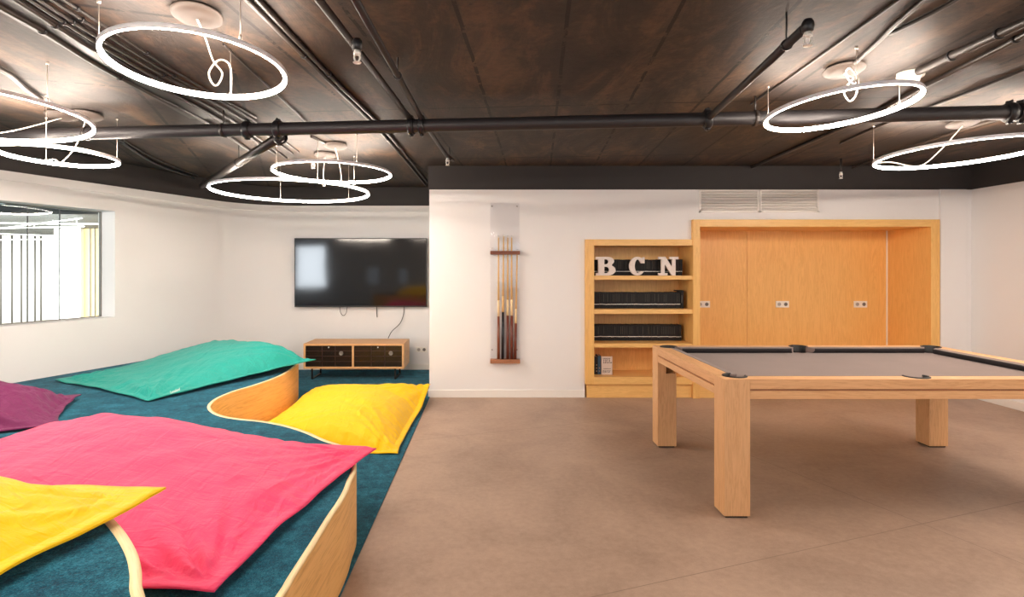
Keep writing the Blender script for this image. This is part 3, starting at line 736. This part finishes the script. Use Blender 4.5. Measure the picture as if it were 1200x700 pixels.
# ================================================================ TV, STAND, SOCKETS
YT = 8.12
x0, x1, z1, z0 = sx(345, YT), sx(500.3, YT), sz(279.2, YT), sz(360, YT)
th = thing('television', ((x0 + x1) / 2, YT, z0), 'large flat black television on the wall above the low stand', 'television')
bm = newbm(); box(bm, x0, x1, YT, YT + .035, z0, z1, .004); box(bm, x0 + .3, x1 - .3, YT + .035, YT + .065, z0 + .12, z1 - .2, .01); obj('casing', bm, iron_m, th)
bm = newbm(); box(bm, x0 + .012, x1 - .012, YT - .003, YT, z0 + .018, z1 - .012); obj('screen', bm, screen_m, th)
bm = newbm(); box(bm, x0 + .5, x1 - .5, YT + .06, YTV, z0 + .25, z1 - .3); obj('wall_mount', bm, iron_m, th)
def cableobj(pts, r, label):
    bm = newbm(); tube(bm, crom(pts, 8), r, 8); tag(obj('cable', bm, blackcord_m), label, 'cable')
yc = 8.18
cableobj([(sx(398, yc), yc, sz(356, yc)), (sx(399, yc), yc, sz(366, yc)), (sx(402.5, yc), yc, sz(370, yc)), (sx(406, yc), yc, sz(366, yc)), (sx(407, yc), yc, sz(356, yc))], .0035, 'short looped black cable under the television')
cableobj([(sx(441.5, yc), yc, sz(356, yc)), (sx(441.5, yc), yc, sz(365, yc)), (sx(442, yc), yc, sz(372, yc))], .006, 'short straight black cable hanging under the television centre')
cableobj([(sx(473.5, yc), yc, sz(356, yc)), (sx(473, yc), yc, sz(368, yc)), (sx(469, yc), yc - .02, sz(379, yc)), (sx(460, yc), yc - .05, sz(388, yc)), (sx(455, 8.0), 8.0, .483)], .005, 'long black cable curving from the television down to the stand')
# stand
YS0, YS1 = 7.46, 7.98; x0, x1 = sx(355.5, YS0), sx(473.4, YS0); z0, z1 = sz(432.5, YS0), sz(403, YS0)
th = thing('television_stand', ((x0 + x1) / 2, (YS0 + YS1) / 2, 0.009), 'low wooden television stand with two smoked fronts and black hairpin feet', 'television stand')
tk = .026
bm = newbm(); box(bm, x0, x1, YS0, YS1, z1 - tk, z1, .002); obj('top', bm, stand_x, th)
bm = newbm(); box(bm, x0, x1, YS0, YS1, z0, z0 + tk, .002); obj('bottom', bm, stand_x, th)
for a in (x0, x1 - tk):
    bm = newbm(); box(bm, a, a + tk, YS0, YS1, z0 + tk, z1 - tk, .001); obj('side', bm, stand_y, th)
xm = sx(413.5, YS0); bm = newbm(); box(bm, xm - tk / 2, xm + tk / 2, YS0, YS1, z0 + tk, z1 - tk, .001); obj('divider', bm, stand_y, th)
bm = newbm(); box(bm, x0 + tk, x1 - tk, YS1 - .01, YS1, z0 + tk, z1 - tk); obj('back_panel', bm, dark_slat, th)
for a, b in ((x0 + tk, xm - tk / 2), (xm + tk / 2, x1 - tk)):
    g_ = .003; W = b - a; hgt = (z1 - tk) - (z0 + tk)
    bm = newbm(); box(bm, a + g_, b - g_, YS0 + .006, YS0 + .022, z0 + tk + g_, z1 - tk - g_, .001)
    d = obj('drawer_front', bm, dark_slat, th)
    bm = newbm()
    for k in range(1, 4): zz_ = z0 + tk + hgt * k / 4; box(bm, a + .008, b - .008, YS0 + .002, YS0 + .0065, zz_ - .003, zz_ + .003)
    for k in (.36, .64): box(bm, a + W * k - .004, a + W * k + .004, YS0 + .002, YS0 + .0065, z0 + tk + .006, z1 - tk - .006)
    obj('glazing_bar', bm, plain('bar_dark', (64, 38, 30), .4), d)
    bm = newbm(); lathe(bm, [(0, 0), (.026, 0), (.028, .004), (.02, .008), (.018, .004), (0, .004)], c=(a + W * .77, YS0 + .002, z0 + tk + hgt * .64), n=24, mtx=Matrix.Rotation(PI / 2, 4, 'X')); obj('finger_pull', bm, plain('pull_grey', (150, 140, 130), .4, .5), d)
    bm = newbm(); lathe(bm, [(0, 0), (.008, 0), (.008, .006), (0, .008)], c=(a + W * .5, YS0 + .004, z1 - tk - .022), n=16, mtx=Matrix.Rotation(PI / 2, 4, 'X')); obj('lock', bm, plastic_m, d)
for cx in (sx(365.5, YS0 + .04), sx(463, YS0 + .04)):
    bm = newbm(); w_ = .012; zf = .0105
    ya, yb = YS0 + .04, YS1 - .08
    box(bm, cx - w_, cx + w_, ya, ya + .012, zf, z0, .002); box(bm, cx - w_, cx + w_, yb - .012, yb, zf, z0, .002); box(bm, cx - w_, cx + w_, ya, yb, zf, zf + .01, .002); box(bm, cx - w_, cx + w_, ya, yb, z0 - .004, z0, .001)
    obj('leg', bm, iron_m, th)
bm = newbm(); yk = YS0 + .25
tube(bm, crom([(sx(418, yk), yk, z0 - .004), (sx(424, yk), yk, z0 - .03), (sx(430, yk), yk, z0 - .004), (sx(440, yk), yk, z0 - .01), (sx(446, yk), yk, z0 - .03), (sx(452, yk), yk, z0 - .004)], 5), .004, 6)
obj('dangling_wire', bm, blackcord_m, th)

def socket(name, cx, y, cz, w, h, label, group):
    th = thing(name, (cx, y, cz - h / 2), label, 'wall socket', group)
    bm = newbm(); box(bm, cx - w / 2, cx + w / 2, y - .011, y, cz - h / 2, cz + h / 2, .003); obj('cover_plate', bm, plastic_m, th)
    for s in (-1, 1):
        bm = newbm(); c = (cx + s * w / 4, y - .011, cz)
        lathe(bm, [(.019, 0), (.021, .002), (.023, 0)], c=c, n=24, mtx=Matrix.Rotation(PI / 2, 4, 'X'))
        lathe(bm, [(0, .0006), (.0185, .0006)], c=c, n=24, mtx=Matrix.Rotation(PI / 2, 4, 'X')); obj('outlet', bm, grey_plastic if s > 0 else plain('outlet_shade', (176, 170, 162), .5), th, None)
        bm = newbm()
        for q in (-.008, .008): lathe(bm, [(0, .0014), (.003, .0014), (.003, 0)], c=(c[0] + q, c[1], c[2]), n=10, mtx=Matrix.Rotation(PI / 2, 4, 'X'))
        obj('pin_hole', bm, iron_m, th)
G = 'white double sockets'
socket('wall_socket', sx(494, YTV), YTV, sz(409.8, YTV), .155, .075, 'white double socket low on the wall right of the television stand', G)
YN = 7.15
for px, nm in ((824, 'leftmost, beside the bookcase post'), (916.5, 'middle one of the three'), (1008, 'rightmost of the three')):
    socket('wall_socket', sx(px, YN), YN, sz(356.7, YN), .163, .08, 'white double socket on the wooden niche panel, ' + nm, G)

# ================================================================ BOOKCASE
FY = 6.452; th = thing('bookcase', ((BX0 + BX1) / 2, FY, 0), 'light oak bookcase built into the wall with black books and letters', 'bookcase'); IB = 6.93
def part(nm, x0, x1, y0, y1, z0, z1, mat, parent=None, bev=.0015): 
    bm = newbm(); box(bm, x0, x1, y0, y1, z0, z1, bev); return obj(nm, bm, mat, parent or th)
e_ = .001
xi0, xi1 = sx(696.3, FY), sx(811.6, FY)
part('side_panel', BX0 + e_, sx(689.3, FY), FY, IB, .155, BZ - e_, oak_z)
part('stile', sx(689.3, FY), xi0, FY - .004, IB, .155, BZ - e_, oak_z)
part('top_rail', xi0, BX1 - e_, FY, IB, 1.704, BZ - e_, oak_x)
part('side_panel', xi1, BX1 - e_, FY, IB, .155, 1.704, oak_z)
part('back_panel', xi0, xi1, IB - .012, IB, .155, 1.704, oak_z)
SH = [(1.323, 1.368), (.943, .993), (.566, .611)]
for a, b in SH: part('shelf', xi0, xi1, FY + .004, IB - .012, a, b, oak_x)
part('bottom_shelf', xi0, xi1, FY, IB - .012, .155, .236, oak_x)
part('plinth', BX0 + .02, BX1 - e_, FY + .03, IB, 0, .152, oak_x)
# niche
th2 = thing('wood_niche', ((BX1 + NX1) / 2, FY, 0), 'large empty light oak framed niche behind the pool table', 'niche'); th_s = th; th = th2
FN = 6.44; xl = sx(820.5, FN); xr = sx(1091, FN); zt = sz(265.8, FN)
part('post', BX1, xl, FN, YN + .02, 0, NZ - e_, oak_z)
part('post', xr, NX1 - e_, FN, YN + .02, 0, NZ - e_, oak_z)
part('top_rail', xl, xr, FN, YN + .02, zt, NZ - e_, oak_x)
part('back_panel', xl, sx(875.3, YN), YN, YN + .02, .236, zt, oak_z, bev=0.002)
part('back_panel', sx(875.6, YN), xr, YN, YN + .02, .236, zt, oak_z, bev=0.002)
part('corner_strip', xr - .012, xr, YN - .012, YN, .236, zt, plastic_m)
part('bench', xl, xr, FN, YN, .155, .236, oak_x)
part('plinth', xl, xr, FN + .03, YN, 0, .152, oak_x)
th = th_s
# books
bw = .0215; proto = None; cnt = 0
names = ['top', 'second', 'third']
rows = [(1.368, 6.60, 'behind the white letters'), (.993, 6.60, 'on the shelf below the letters'), (.611, 6.70, 'on the third shelf down')]
bm = newbm(); box(bm, 0, bw - .0012, 0, .14, 0, .182, .0018, 1); bm.faces.ensure_lookup_table()
me_b = bpy.data.meshes.new('black_book'); bm.to_mesh(me_b); bm.free(); me_b.materials.append(book_m)
bm = newbm(); box(bm, .0008, bw - .002, -.0006, .0015, .043, .0505); me_l = bpy.data.meshes.new('spine_band'); bm.to_mesh(me_l); bm.free(); me_l.materials.append(plastic_m)
bm = newbm(); box(bm, .004, .0065, -.0005, .001, .075, .165); me_g = bpy.data.meshes.new('spine_title'); bm.to_mesh(me_g); bm.free(); me_g.materials.append(plain('spine_grey', (92, 82, 72), .5))
rnd = random.Random(3)
for r, (zb, yb, ds) in enumerate(rows):
    n = int((sx(800.5, yb) - (xi0 + .004)) / bw)
    for k in range(n):
        if r == 1 and k == n - 1: continue
        o = bpy.data.objects.new('book', me_b); C.objects.link(o)
        o.location = (xi0 + .004 + k * bw, yb + rnd.uniform(0, .006), zb + .0005); o.scale = (1, 1, rnd.uniform(.985, 1.01))
        tag(o, 'slim black book with white spine band ' + ds, 'book', 'black books ' + ds)
        b2 = bpy.data.objects.new('spine_band', me_l); C.objects.link(b2); b2.parent = o
        if rnd.random() < .4: b3 = bpy.data.objects.new('spine_title', me_g); C.objects.link(b3); b3.parent = o
        if rnd.random() < .35: b2.location.z = rnd.uniform(-.003, .003)
    if r == 1:
        x = xi0 + .004 + (n - 1) * bw
        t_ = thing('book', (x, yb, zb), 'larger black book standing at the right end of the second row', 'book')
        bm = newbm(); box(bm, x + .004, x + .034, yb, yb + .16, zb, zb + .205, .002); box(bm, x - .03, x + .034, yb + .002, yb + .16, zb + .192, zb + .205, .002); obj('cover', bm, book_m, t_)
        bm = newbm(); box(bm, x + .011, x + .014, yb - .001, yb + .002, zb + .06, zb + .15); obj('spine_title', bm, plain('spine_pale', (150, 145, 140), .5), t_)
# books on the bottom shelf
zb = .236
def bk(x0, w, h, col, label, y=6.62, dep=.15, marks=None):
    t_ = thing('book', (x0 + w / 2, y, zb), label, 'book')
    m = plain('cover_' + label.split()[0] + str(int(x0 * 1000)), col, .5)
    bm = newbm(); box(bm, x0, x0 + w, y, y + .003, zb + .0005, zb + h, .001); box(bm, x0, x0 + .003, y, y + dep, zb + .0005, zb + h); box(bm, x0 + w - .003, x0 + w, y, y + dep, zb + .0005, zb + h); obj('cover', bm, m, t_)
    bm = newbm(); box(bm, x0 + .003, x0 + w - .003, y + .004, y + dep - .004, zb + .004, zb + h - .004); obj('pages', bm, plain('paper', (226, 214, 196), .8) if 'paper' not in MATS else MATS['paper'], t_)
    if marks:
        bm = newbm()
        for (a, b, c, d) in marks: box(bm, a, b, y - .001, y + .001, c, d)
        obj('spine_print', bm, MATS['spine_ink' if col[0] > 150 else 'spine_light'], t_)
plain('spine_ink', (52, 38, 36), .6); plain('spine_light', (170, 150, 134), .6)
xb = xi0 + .004; mk = lambda x, w, n: [(x + w * .3, x + w * .7, zb + .03 + i * .035, zb + .045 + i * .035) for i in range(n)]
bk(xb, .040, .205, (38, 22, 22), 'dark brown book leftmost on the bottom shelf', marks=mk(xb, .04, 5))
bk(xb + .042, .026, .2, (24, 18, 20), 'black book next to the blue one on the bottom shelf', marks=mk(xb + .042, .026, 3))
bk(xb + .070, .034, .212, (62, 100, 132), 'blue spined book beside the white printed one', marks=mk(xb + .07, .034, 2))
r5 = random.Random(11); x = xb + .106; w = .125; marks = []
for row, (zc_, hh, cw) in enumerate(((.185, .010, .010), (.160, .026, .017), (.136, .016, .017), (.068, .008, .008), (.036, .026, .018))):
    xx = x + .014 + r5.uniform(0, .01)
    while xx < x + w - .022:
        cwj = cw * r5.uniform(.7, 1.1)
        marks.append((xx, xx + .004, zb + zc_ - hh / 2, zb + zc_ + hh / 2)); marks.append((xx, xx + cwj * .8, zb + zc_ + hh / 2 - .004, zb + zc_ + hh / 2))
        if r5.random() < .6: marks.append((xx + cwj * .8 - .003, xx + cwj * .8, zb + zc_ - hh / 2, zb + zc_ + (hh / 2 if r5.random() < .5 else 0)))
        if r5.random() < .5: marks.append((xx, xx + cwj * .8, zb + zc_ - .002, zb + zc_ + .002))
        xx += cwj * 1.25
bk(x, w, .208, (232, 218, 208), 'white book with dark printed lettering facing out on the bottom shelf', marks=marks, y=6.60, dep=.035)

# letters B C N
def arcp(cx, cy, rx, ry, a0, a1, n=14): return [(cx + rx * math.cos(math.radians(a0 + (a1 - a0) * i / n)), cy + ry * math.sin(math.radians(a0 + (a1 - a0) * i / n))) for i in range(n + 1)]
Bo = [(0, 0), (.55, 0)] + arcp(.58, .28, .36, .28, -90, 60) + arcp(.55, .77, .32, .23, -45, 90) + [(0, 1), (0, .87), (.12, .87), (.12, .13), (0, .13)]
B1 = [(.40, .59), (.40, .88)] + arcp(.48, .735, .13, .145, 90, -90)
B2 = [(.40, .12), (.40, .47)] + arcp(.50, .295, .15, .175, 90, -90)
Co = arcp(.42, .5, .42, .5, 40, 320, 36) + [(.62, .22)] + arcp(.44, .5, .17, .37, 300, 60, 26) + [(.62, .66), (.80, .66), (.80, .97), (.70, .97), (.68, .88)]
No = [(0, 0), (.44, 0), (.44, .12), (.30, .12), (.30, .62), (.66, 0), (.84, 0), (.84, .88), (.98, .88), (.98, 1), (.56, 1), (.56, .88), (.68, .88), (.68, .42), (.34, 1), (0, 1), (0, .88), (.14, .88), (.14, .12), (0, .12)]
def letter(loops, px0, px1, label):
    y = 6.475; x0, x1 = sx(px0, y), sx(px1, y); zb_, zt_ = 1.3685, sz(301, y)
    wmax = max(p[0] for p in loops[0])
    cu = bpy.data.curves.new('l', 'CURVE'); cu.dimensions = '2D'; cu.fill_mode = 'BOTH'; cu.extrude = .017; cu.bevel_depth = .0015
    for L in loops:
        s = cu.splines.new('POLY'); s.points.add(len(L) - 1); s.use_cyclic_u = True
        for i, (a, b) in enumerate(L): s.points[i].co = (x0 + a / wmax * (x1 - x0), zb_ + .003 + b * (zt_ - zb_ - .005), 0, 1)
    o = bpy.data.objects.new('l', cu); C.objects.link(o); bpy.context.view_layer.update()
    me = bpy.data.meshes.new_from_object(o.evaluated_get(bpy.context.evaluated_depsgraph_get())); bpy.data.objects.remove(o)
    me.transform(Matrix.Translation((0, y + .02, 0)) @ Matrix.Rotation(PI / 2, 4, 'X'))
    me.materials.clear()
    tag(obj('letter', me, letter_m), label, 'letter')
letter_m = plain('whitewashed_letter', (236, 224, 216), .6, mottle=.09, nscale=45, bump=.1)
letter([Bo, B1, B2], 698.5, 721.3, 'white block letter B standing leftmost on the top shelf')
letter([Co], 738, 755.4, 'white block letter C in the middle of the top shelf')
letter([No], 772, 795, 'white block letter N standing rightmost on the top shelf')

# ================================================================ VENTS, CUE RACK
for a, b, nm in ((819, 889.3, 'left'), (889.8, 959.3, 'right')):
    x0, x1, z1, z0 = sx(a, YM), sx(b, YM), HB - .002, sz(249.2, YM)
    th = thing('ventilation_grille', ((x0 + x1) / 2, YM, z0), 'white louvred wall grille above the niche, %s of the pair' % nm, 'ventilation grille', 'wall grilles above the niche')
    f_ = .022; bm = newbm()
    box(bm, x0, x1, YM - .014, YM, z0, z0 + f_, .002); box(bm, x0, x1, YM - .014, YM, z1 - .012, z1, .002); box(bm, x0, x0 + f_, YM - .014, YM, z0, z1, .002); box(bm, x1 - f_, x1, YM - .014, YM, z0, z1, .002); obj('frame', bm, white_m, th)
    bm = newbm(); box(bm, x0 + f_, x1 - f_, YM - .002, YM - .0005, z0 + f_, z1 - .012); obj('backing', bm, plain('duct_shadow_paint', (214, 208, 202), .8), th)
    for k in range(7):
        zz_ = z0 + f_ + (z1 - .012 - z0 - f_) * (k + .5) / 7; tb = bmesh.new(); box(tb, x0 + f_, x1 - f_, -.010, .008, -.0025, .0025)
        bmesh.ops.transform(tb, matrix=Matrix.Translation((0, YM - .010, zz_)) @ Matrix.Rotation(math.radians(35), 4, 'X'), verts=tb.verts); bm = newbm(); merge(bm, tb); obj('slat', bm, white_m, th)

xa, xb_ = sx(574.5, YM), sx(609, YM)
th = thing('cue_rack', ((xa + xb_) / 2, YM, sz(426.5, YM)), 'narrow clear acrylic wall rack with dark wooden rails for cues', 'cue rack')
bm = newbm(); box(bm, xa, xb_ - .003, YM - .008, YM - .003, sz(420, YM), sz(238, YM), .001); obj('acrylic_panel', bm, acryl_m, th)
bm = newbm()
for x in (xa + .02, xb_ - .03):
    for z in (sz(242, YM), sz(410, YM)): lathe(bm, [(0, .006), (.007, .005), (.008, 0), (0, 0)], c=(x, YM - .008, z), n=12, mtx=Matrix.Rotation(PI / 2, 4, 'X'))
obj('screw', bm, chrome_m, th)
cues_x = [584.2, 589.7, 595.0, 599.7]; zr0, zr1 = sz(298.5, 6.45), sz(294.2, 6.45)
bm = newbm(); box(bm, xa, xb_, YM - .07, YM - .008, zr0, zr1, .004); ro = obj('upper_rail', bm, red_wood, th)
bm = newbm(); box(bm, xa, xb_, YM - .09, YM - .001, sz(426, 6.43), sz(421.5, 6.43), .004); lo_ = obj('lower_rail', bm, mid_wood, th)
bm = newbm()
for x in (577, 587.5, 597.5): lathe(bm, [(0, .006), (.009, .004), (.009, 0), (0, 0)], c=(sx(x, 6.43), YM - .07, sz(291.5, YM)), n=12, mtx=Matrix.Rotation(PI / 2, 4, 'X'))
obj('clip', bm, plastic_m, th)
zbot = sz(421.5, 6.43) + .0015
maple = plain('cue_maple', (226, 184, 122), .3); mblack = plain('cue_black', (28, 24, 28), .3); mred = plain('cue_brown', (124, 66, 40), .3); mred2 = plain('cue_red_brown', (112, 52, 36), .3)
pale = plain('cue_pale', (238, 208, 160), .3)
CU = [(584.2, 584.2, 276.5, mred, 371, 'leftmost cue with brown butt'), (589.0, 590.2, 275, mblack, 366, 'cue with black butt'), (595.0, 595.0, 276.5, mred2, 370, 'middle cue with reddish butt and pale splice'), (599.6, 599.6, 276.5, mred2, 370, 'fourth cue from the left with reddish butt'), (603.6, 606.2, 292.3, mred2, 379, 'rightmost shorter cue leaning slightly')]
holes = []
for k, (pb_, pt_, ty, bmx, sy, lb) in enumerate(CU):
    y = YM - .045; y2 = YM - .04
    b0 = Vector((sx(pb_, y), y, zbot)); t0 = Vector((sx(pt_, y2), y2, sz(ty, y2)))
    zs = (sz(sy, y) - b0.z) / (t0.z - b0.z)
    th = thing('pool_cue', b0, 'wooden pool cue in the wall rack, ' + lb, 'pool cue', 'cues in the wall rack')
    P = lambda s: b0.lerp(t0, s)
    bm = newbm(); tube(bm, [P(0), P(zs)], [.0165, .0135], 14); obj('butt', bm, bmx, th)
    bm = newbm(); tube(bm, [P(zs), P(zs + .13)], [.0135, .0115], 14); obj('splice', bm, pale if k != 1 else maple, th)
    bm = newbm(); tube(bm, [P(zs + .13), P(.985)], [.0115, .0068], 14); obj('shaft', bm, maple, th)
    bm = newbm(); tube(bm, [P(.985), P(.997)], [.007, .007], 12); obj('ferrule', bm, plastic_m, th)
    bm = newbm(); tube(bm, [P(.997), P(1.0)], [.0065, .005], 12); obj('tip', bm, iron_m, th)
    cb_ = newbm(); tube(cb_, [Vector((P(0).x, P(0).y, zr0 - .1)).lerp(P(.9), 0), P(1.3)], .014, 16)
    # notch in the upper rail where the cue passes
    d = (t0 - b0).normalized(); s0 = (zr0 - .03 - b0.z) / (t0.z - b0.z); s1 = (zr1 + .03 - b0.z) / (t0.z - b0.z)
    cb_.free(); cb_ = newbm(); tube(cb_, [P(s0), P(s1)], .0115, 16); holes.append(obj('cut', cb_, iron_m))
boolean(ro, holes)
for h_ in holes: bpy.data.objects.remove(h_)

# ================================================================ POOL TABLE
TX0, TX1, TY0, TY1, TZ = 1.372, 3.722, 3.362, 4.832, .81
th = thing('pool_table', ((TX0 + TX1) / 2, (TY0 + TY1) / 2, 0), 'light wood pool table with taupe cloth and black pockets', 'pool table')
LG = .152
for x in (TX0, TX1 - LG):
    for y in (TY0, TY1 - LG):
        bm = newbm(); box(bm, x, x + LG, y, y + LG, .012, TZ - .004 if True else 0, .004); l_ = obj('leg', bm, ash_z, th)
        bm = newbm(); box(bm, x + .012, x + LG - .012, y + .012, y + LG - .012, 0.0005, .012); obj('foot_pad', bm, leather_m, l_)
RW, CW, ZC = .100, .058, .766
rails = []
e = .006
for nm, bx in (('rail', (TX0 + LG, TX1 - LG, TY0 + .001, TY0 + RW)), ('rail', (TX0 + LG, TX1 - LG, TY1 - RW, TY1 - .001))):
    bm = newbm(); box(bm, *bx, .752, TZ, .002); rails.append(obj(nm, bm, ash_x, th))
for bx in ((TX0 + .001, TX0 + RW, TY0 + LG, TY1 - LG), (TX1 - RW, TX1 - .001, TY0 + LG, TY1 - LG)):
    bm = newbm(); box(bm, *bx, .752, TZ, .002); rails.append(obj('rail', bm, ash_y, th))
# corner blocks: top surface over the legs
for x in (TX0, TX1 - LG):
    for y in (TY0, TY1 - LG):
        bm = newbm(); box(bm, x, x + LG, y, y + LG, TZ - .008, TZ, .002); rails.append(obj('corner_block', bm, ash_x, th))
for bx, m in (((TX0 + LG, TX1 - LG, TY0 + .001, TY0 + .03), ash_x), ((TX0 + LG, TX1 - LG, TY1 - .03, TY1 - .001), ash_x), ((TX0 + .001, TX0 + .03, TY0 + LG, TY1 - LG), ash_y), ((TX1 - .03, TX1 - .001, TY0 + LG, TY1 - LG), ash_y)):
    bm = newbm(); box(bm, *bx, .694, .741, .002); obj('apron', bm, m, th)
bm = newbm(); box(bm, TX0 + LG, TX1 - LG, TY0 + .012, TY1 - .012, .70, .752); box(bm, TX0 + .012, TX1 - .012, TY0 + LG, TY1 - LG, .70, .752); obj('frame', bm, mid_wood, th)
bm = newbm(); box(bm, TX0 + .06, TX1 - .06, TY0 + .06, TY1 - .06, .745, ZC); bed = obj('cloth_bed', bm, billiard_m, th)
ix0, ix1, iy0, iy1 = TX0 + RW, TX1 - RW, TY0 + RW, TY1 - RW; xm = (TX0 + TX1) / 2
pr = .060
pockets = [(ix0 + .005, iy0 + .005, 225), (ix1 - .005, iy0 + .005, 315), (ix0 + .005, iy1 - .005, 135), (ix1 - .005, iy1 - .005, 45), (xm, iy0 - .02, 270), (xm, iy1 + .02, 90)]
cut = []
for (x, y, a) in pockets:
    bm = newbm(); lathe(bm, [(0, .6), (pr, .6), (pr, .9), (0, .9)], c=(x, y, 0), n=32); cut.append(obj('cut', bm, iron_m))
legs = [o for o in C.objects if o.name.startswith('leg') and o.parent == th]
bm = newbm(); box(bm, ix0, ix1, iy0, iy1, .74, .95); inner_cut = obj('cut', bm, iron_m)
for o in rails + [bed] + legs:
    boolean(o, cut + ([inner_cut] if o in legs or o.name.startswith('corner_block') else []))
cut.append(inner_cut)
for h_ in cut: bpy.data.objects.remove(h_)
for (x, y, a) in pockets:
    bm = newbm(); w_ = 138 if a % 90 else 116
    a0, a1 = math.radians(a - w_), math.radians(a + w_)
    lathe(bm, [(pr - .001, .70), (pr - .001, TZ + .002), (pr + .004, TZ + .007), (pr + .011, TZ + .004), (pr + .012, TZ - .0)], c=(x, y, 0), n=36, a0=a0, a1=a1)
    lathe(bm, [(0, .70), (pr - .001, .70)], c=(x, y, 0), n=36)
    lathe(bm, [(pr - .001, .70), (pr - .001, ZC - .002)], c=(x, y, 0), n=36)
    obj('pocket', bm, leather_m, th)
def cush(a, b, inward):
    """a cushion from a to b whose nose points inwards; ends cut at an angle"""
    a = Vector(a); b = Vector(b); d = (b - a).normalized(); n = Vector(inward)
    bm = newbm(); L = (b - a).length
    sec = [(0, ZC + .001), (0, TZ - .002), (.006, TZ + .001), (CW - .006, TZ - .005), (CW, TZ - .010), (CW - .001, TZ - .022), (CW * .75, ZC + .001)]
    rr = []
    for t_, sg in ((0, 1), (1, -1)):
        rr.append([bm.verts.new(Vector((a.x, a.y, 0)) + d * (t_ * L + sg * w * .75) + n * w + Vector((0, 0, z))) for w, z in sec])
    for k in range(len(sec)):
        f = bm.faces.new((rr[0][k], rr[0][(k + 1) % len(sec)], rr[1][(k + 1) % len(sec)], rr[1][k]))
        f.material_index = 1 if k in (3, 4, 5) else 0
    bm.faces.new(rr[0]); bm.faces.new(rr[1][::-1]); obj('cushion_rail', bm, [billiard_m, nose_m], th)
gp = .054; gm = .050; nose_m = plain('dark_cushion_nose', (38, 34, 36), .9)
cush((ix0 + gp, iy1, 0), (xm - gm, iy1, 0), (0, -1, 0)); cush((xm + gm, iy1, 0), (ix1 - gp, iy1, 0), (0, -1, 0))
cush((ix0 + gp, iy0, 0), (xm - gm, iy0, 0), (0, 1, 0)); cush((xm + gm, iy0, 0), (ix1 - gp, iy0, 0), (0, 1, 0))
cush((ix0, iy0 + gp, 0), (ix0, iy1 - gp, 0), (1, 0, 0)); cush((ix1, iy0 + gp, 0), (ix1, iy1 - gp, 0), (-1, 0, 0))

# ================================================================ LIGHT, CAMERA
w = bpy.data.worlds.new('World'); bpy.context.scene.world = w; w.use_nodes = True
bg = w.node_tree.nodes['Background']; bg.inputs[0].default_value = (0.85, 0.92, 1.0, 1); bg.inputs[1].default_value = 1.0
def area(name, loc, rot, sx_, sy_, power, col=(1, 1, 1)):
    L = bpy.data.lights.new(name, 'AREA'); L.shape = 'RECTANGLE'; L.size = sx_; L.size_y = sy_; L.energy = power; L.color = col
    o = bpy.data.objects.new(name, L); C.objects.link(o); o.location = loc; o.rotation_euler = rot; return o
area('daylight_rear_window', (2.2, YB - .1, 1.55), (-PI / 2, 0, PI), 3.9, 1.25, 32, (.72, .86, 1))
area('daylight_rear_left_window', (-6.0, YB - .1, 1.48), (-PI / 2, 0, PI), .98, 1.4, 60, (.85, .93, 1))
area('jamb_fill_light', (-8.2, 2.6, 1.6), (-PI / 2, 0, PI - math.radians(50)), 3, 2, 160, (1, .98, .95))  # unseen area light added to brighten the window jamb
area('hall_daylight', (-11, 9.0, 1.3), (-PI / 2, 0, PI), 9, 2.2, 1000, (1, .98, .95))
cam = bpy.data.cameras.new('Camera'); co = bpy.data.objects.new('Camera', cam); C.objects.link(co)
co.location = (0, 0, CZ); co.rotation_euler = (PI / 2, 0, 0); cam.sensor_width = 36; cam.sensor_fit = 'HORIZONTAL'; cam.lens = FPX / 1200 * 36
cam.shift_x = (600 - VX) / 1200; cam.shift_y = (HY - 350) / 1200; cam.clip_start = .05
sc = bpy.context.scene; sc.camera = co
sc.view_settings.view_transform = 'Standard'; sc.view_settings.look = 'None'; sc.view_settings.gamma = 1; sc.view_settings.exposure = 0.33; sc.view_settings.use_curve_mapping = False
sc.cycles.use_denoising = True; sc.cycles.max_bounces = 10; sc.cycles.diffuse_bounces = 6; sc.cycles.transparent_max_bounces = 16; sc.cycles.caustics_reflective = False; sc.cycles.caustics_refractive = False
sc.cycles.sample_clamp_indirect = 6
